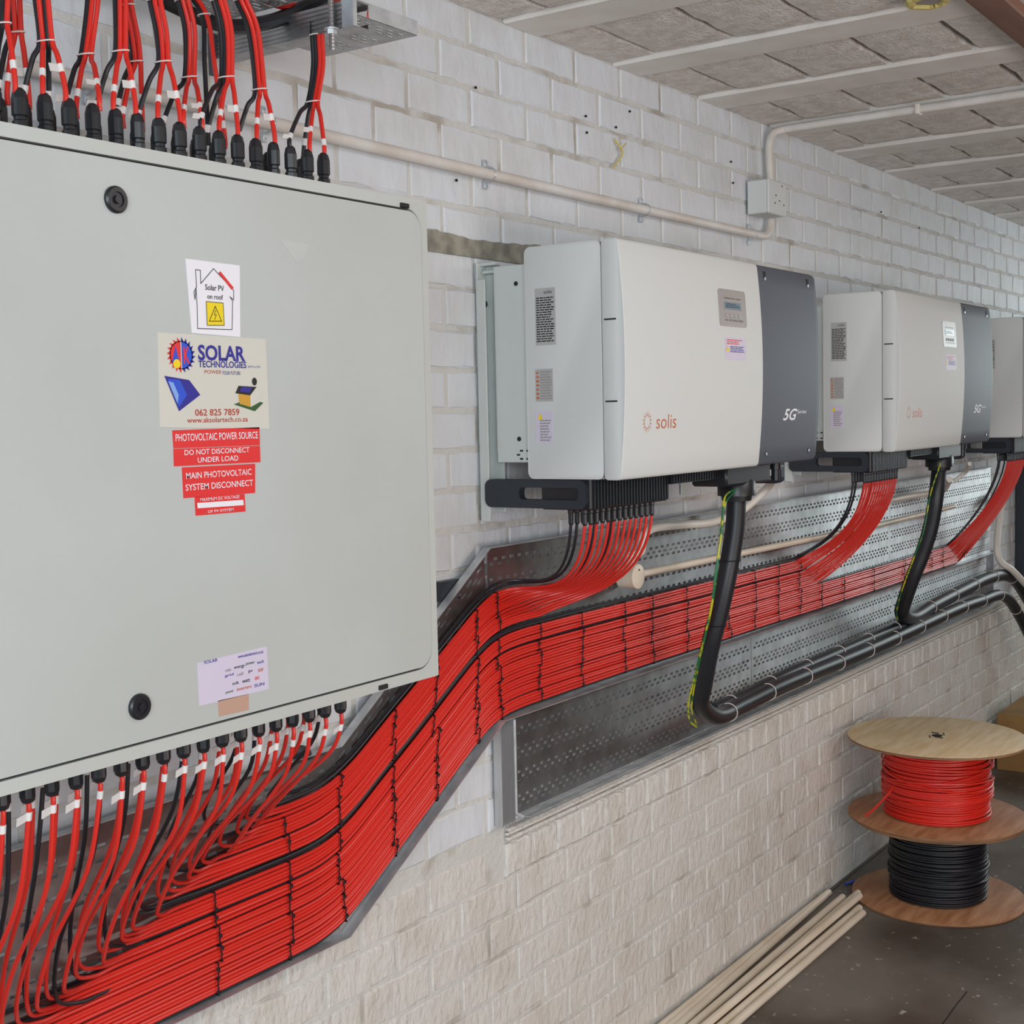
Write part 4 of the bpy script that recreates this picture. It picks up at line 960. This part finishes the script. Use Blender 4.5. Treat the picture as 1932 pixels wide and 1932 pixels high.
for y_ in (1.39, .95):
    rel(MB().bbox(4.25, 4.29, y_-.008, y_+.008, CZ-.036, CZ-.003, .004), cc_).build('saddle_clip', M['pvc'], cc_)
# round box and white pipes in front of the tray
rb = empty('round_conduit_box', P(1210, 1088, 1.80), 'small round cream conduit box in front of the tray, below the nearest inverter', 'conduit box')
c_ = P(1210, 1088, 1.80)
rel(MB().lathe([(.033, 0), (.033, -.045), (.030, -.048)], (c_.x, 1.862, c_.z), 28, 'y'), rb).build('body', M['cream'], rb, True)
rel(MB().lathe([(.034, 0), (.034, -.006), (.031, -.008)], (c_.x, 1.815, c_.z), 28, 'y'), rb).build('lid', M['cream'], rb, True)
rel(MB().lathe([(.003, 0), (.003, -.001)], (c_.x+.001, 1.807, c_.z+.018), 8, 'y'), rb).build('screw', M['void'], rb)
rel(MB().lathe([(.0165, 0), (.0165, .030), (.014, .031)], (c_.x, 1.835, c_.z+.030), 16), rb).build('spigot', M['pvc'], rb, True)
pipe([Vector((c_.x, 1.835, c_.z+.055)), P(1209, 1040, 1.83), P(1213, 1012, 1.825), P(1235, 996, 1.82), P(1290, 990, 1.82), P(1340, 986, 1.82), P(1392, 968, 1.80), P(1430, 938, 1.76), P(1452, 915, 1.72), P(1462, 900, 1.66)], .0125, 'white_pipe', M['pvc'], 'white flexible pipe curving from the round box up to the nearest inverter')
pipe([Vector((c_.x+.02, 1.838, c_.z)), Vector((c_.x+.06, 1.838, c_.z-.001)), Vector((4.4, 1.842, 1.372)), Vector((5.2, 1.842, 1.366)), Vector((6.15, 1.842, 1.372))], .0105, 'cream_pipe', M['cream'], 'straight cream pipe running level behind the cables from the round box', sm=0)
pipe([P(1792, 905, 1.72), P(1780, 925, 1.80), P(1760, 930, 1.83), P(1720, 936, 1.84), P(1680, 944, 1.845)], .0125, 'white_pipe', M['pvc'], 'white flexible pipe behind the second thick black cable')
pipe([P(1829, 875, 1.66), P(1822, 890, 1.70), P(1800, 908, 1.75)], .009, 'white_pipe', M['pvc'], 'short loose white pipe stub under the second inverter')
pipe([P(1872, 945, 1.82), P(1886, 930, 1.83), P(1889, 945, 1.83), P(1884, 990, 1.83), P(1881, 1036, 1.82), P(1890, 1062, 1.80), P(1912, 1078, 1.76), P(1960, 1130, 1.7)], .017, 'white_pipe', M['pvc'], 'white pipe dropping past the far end of the tray near the right edge')
for dx in (0, 6):
    pipe([P(1816+dx, 866, 1.63), P(1820+dx, 878, 1.65), P(1823, 884, 1.68)], .002, 'loose_wire', M['wtie'], 'thin loose white wire under the second inverter', 'wire', 6, 'loose wires under the second inverter')
tag(MB().bbox(7.42, 7.48, 1.76, 1.893, .9, 1.62, .004).build('cable_trunking', M['slate']), 'dark upright trunking on the wall at the far right edge, beyond the tray', 'trunking')

# ------------------------------------------------------------------ conduit lengths on the floor
ends = [((1538, 1678), 1.884, .0125), ((1556, 1690), 1.838, .0125), ((1590, 1692), 1.803, .0125), ((1619, 1684), 1.768, .0125), ((1622, 1700), 1.752, .012), ((1622, 1712), 1.733, .012), ((1628, 1722), 1.703, .0125), ((1438, 1776), 1.860, .0125)]
PL = ['pale conduit length on the floor lying closest to the wall', 'pale conduit length on the floor, second from the wall', 'pale conduit length on the floor, third from the wall', 'pale conduit length on the floor, fourth from the wall, its end sticking out',
      'pale conduit length on the floor, tucked beside the fourth', 'pale conduit length on the floor, next to the outermost one', 'outermost pale conduit length on the floor, farthest from the wall', 'shorter pale conduit length on the floor ending before the others, near the wall']
for i, ((px, py), y, r) in enumerate(ends):
    d = ray(px, py); kz = (.013-CAMZ)/d.z; x1 = d.x*kz; y1_ = d.y*kz
    rnd = random.Random(i); lift = .021 if i in (4,) else 0
    y1_ = min(y1_, WY-.02); sl_ = (y1_-y)/(x1-3.45); a = Vector((1.9, y+sl_*(1.9-3.45), r+lift)); b_ = Vector((x1, y1_, r+lift))
    b_.y = min(b_.y, WY-.022); a.y = min(a.y, WY-.022)
    mb = MB(); mb.tube([a, (a+b_)/2+Vector((0, .001*rnd.uniform(-1, 1), 0)), b_], r, 14, False); mb.tube([a, b_], r*.8, 14, False)
    n_ = 14; e0 = [v for v in mb.v[2*n_:3*n_]]; e1 = [v for v in mb.v[4*n_:5*n_]]
    mb.add(e0+e1, [(k, (k+1) % n_, n_+(k+1) % n_, n_+k) for k in range(n_)])
    tag(mb.build('conduit_length', M['cream'], smooth=True), PL[i], 'conduit', 'conduit lengths on the floor')

# ------------------------------------------------------------------ cable drums
def drum(cx, cy, z0, h, fr, rr, colr, lab, topm, botm, seed, rope=.0042, th=.011, twist=False):
    r = empty('cable_drum', (cx, cy, z0), lab, 'cable drum'); rnd = random.Random(seed)
    def fl(z, m, nm):
        mb = MB(); mb.m = 0; n_ = 64
        mb.lathe([(fr-.003, 0), (fr, .002), (fr, th-.002), (fr-.003, th)], (0, 0, z), n_)
        o = mb.build(nm, [m, M['plyedge']], r, True)
        for p_ in o.data.polygons: p_.material_index = 1 if abs(p_.normal.z) < .8 else 0
        return o
    b_ = fl(0, botm, 'bottom_flange'); t_ = fl(h-th, topm, 'top_flange')
    mb = MB().lathe([(rr-.012, th), (rr-.012, h-th)], (0, 0, 0), 40); mb.build('core', M['black' if colr == 'black' else 'red'], r, True)
    # wound cable: one long helix with uneven turns
    turns = int((h-2*th)/(rope*1.9)); pts = []; z = th+rope
    for k in range(turns):
        dr = rnd.uniform(-.003, .003)+(.007 if twist and .28 < k/turns < .5 else 0)-(.004 if k/turns > .9 else 0); ph = rnd.uniform(0, 6); dz = rnd.uniform(0, .003)
        for q in range(40):
            a = 2*pi*q/40
            pts.append(Vector(((rr+dr+.0015*sin(a*2+ph))*cos(a), (rr+dr+.0015*sin(a*2+ph))*sin(a), th+rope+(h-2*th-2*rope)*(k+q/40)/turns+dz*sin(a+ph))))
    mb = MB().tube(pts, rope*.96, 6)
    if twist:                               # loose turns crossing over the winding
        for (zc, amp, ph, ex) in ((.55, .030, .3, .006), (.62, .036, 2.4, .008), (.50, .022, 4.2, .009), (.40, .026, 1.2, .007), (.30, .018, 3.2, .006), (.70, .012, 5.0, .008)):
            pts = [Vector(((rr+.004+ex)*cos(a), (rr+.004+ex)*sin(a), h*zc+amp*sin(a+ph))) for a in [2*pi*q/48 for q in range(49)]]
            mb.tube(pts, rope*.96, 6, False)
    else:
        for (zc, amp, ph, ex) in ((.50, .012, .3, .004), (.42, .016, 2.4, .005), (.3, .01, 4.4, .004)):
            pts = [Vector(((rr+.003+ex)*cos(a), (rr+.003+ex)*sin(a), h*zc+amp*sin(a+ph))) for a in [2*pi*q/48 for q in range(49)]]
            mb.tube(pts, rope*.96, 6, False)
    mb.build('wound_cable', M[colr], r, True)
    return r
DX, DY = 4.925, 1.530
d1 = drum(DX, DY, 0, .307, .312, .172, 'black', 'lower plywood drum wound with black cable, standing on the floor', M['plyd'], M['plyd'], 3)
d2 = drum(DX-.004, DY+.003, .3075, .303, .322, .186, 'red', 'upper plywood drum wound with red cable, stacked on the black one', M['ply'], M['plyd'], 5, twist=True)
# spindle hole with four staples in the top flange, and the loose cable end
mb = MB().lathe([(.019, 0), (.019, .0012)], (0, 0, .303), 20); mb.build('spindle_hole', M['void'], d2)
for a in (0.5, 2.64, 3.64, 5.78):
    c_ = Vector((.034*cos(a), .034*sin(a), .3035)); d = Vector((cos(a+.9), sin(a+.9), 0))*.014
    MB().tube([c_-d, c_-d+Vector((0, 0, .002)), c_+d+Vector((0, 0, .002)), c_+d], .0020, 5).build('staple', M['slate'], d2)
e = [Vector((-.19*cos(t), -.19*sin(t)+.0, .12)) for t in (0,)]
vd = (U2*0+R2); vx = Vector((R2.x, R2.y, 0)).normalized()
MB().tube(cr([-vx*.185+Vector((-.04, -.04, .135)), -vx*.215+Vector((-.05, -.05, .105)), -vx*.262+Vector((-.04, -.04, .045)), -vx*.285+Vector((-.03, -.03, .018))], 7), .0042, 7).build('loose_end', M['red'], d2, True)
tag(MB().tube(cr([P(1594, 1668, 1.75)*0+Vector(((lambda d: d.x*(.006-CAMZ)/d.z)(ray(px, py)), (lambda d: d.y*(.006-CAMZ)/d.z)(ray(px, py)), .006)) for px, py in ((1595, 1668), (1606, 1664), (1618, 1662), (1628, 1657))], 5), .005, 6).build('tape_scrap', M['bluetape'], smooth=True), 'scrap of blue tape on the floor between the conduits and the drums', 'tape')

# ------------------------------------------------------------------ cardboard box at the right edge
d = ray(1880, 1452); kz = -CAMZ/d.z; bx, by = d.x*kz, d.y*kz
bo = empty('cardboard_box', (bx+.25, by-.2, 0), 'brown cardboard box on the floor behind the drums with a white label', 'box')
mb = MB().bbox(bx, bx+.5, by-.55, by, 0, .285, .004); rel(mb, bo).build('carton', M['card'], bo)
rel(MB().box(bx-.001, bx, by-.20, by-.14, .10, .16), bo).build('white_label', M['tagw'], bo)
rel(MB().box(bx-.0012, bx+.5, by-.33, by-.27, .20, .2863), bo).build('tape_strip', M['foam'], bo)
# floor joint crack
mb = MB()
for x0_, y0_, x1_, y1_ in ((2.6, 1.16, 4.15, 1.20), (4.25, 1.885, 6.6, 1.888)):
    n_ = 30; pr = None
    for i in range(n_+1):
        x = x0_+(x1_-x0_)*i/n_; y = y0_+(y1_-y0_)*i/n_+random.uniform(-.002, .002)
        if pr: mb.quad((pr[0], pr[1]-.002, .0006), (x, y-.002, .0006), (x, y+.002, .0006), (pr[0], pr[1]+.002, .0006))
        pr = (x, y)
fl_ = bpy.data.objects['floor']; rel(mb, fl_).build('floor_crack', M['void'], fl_)
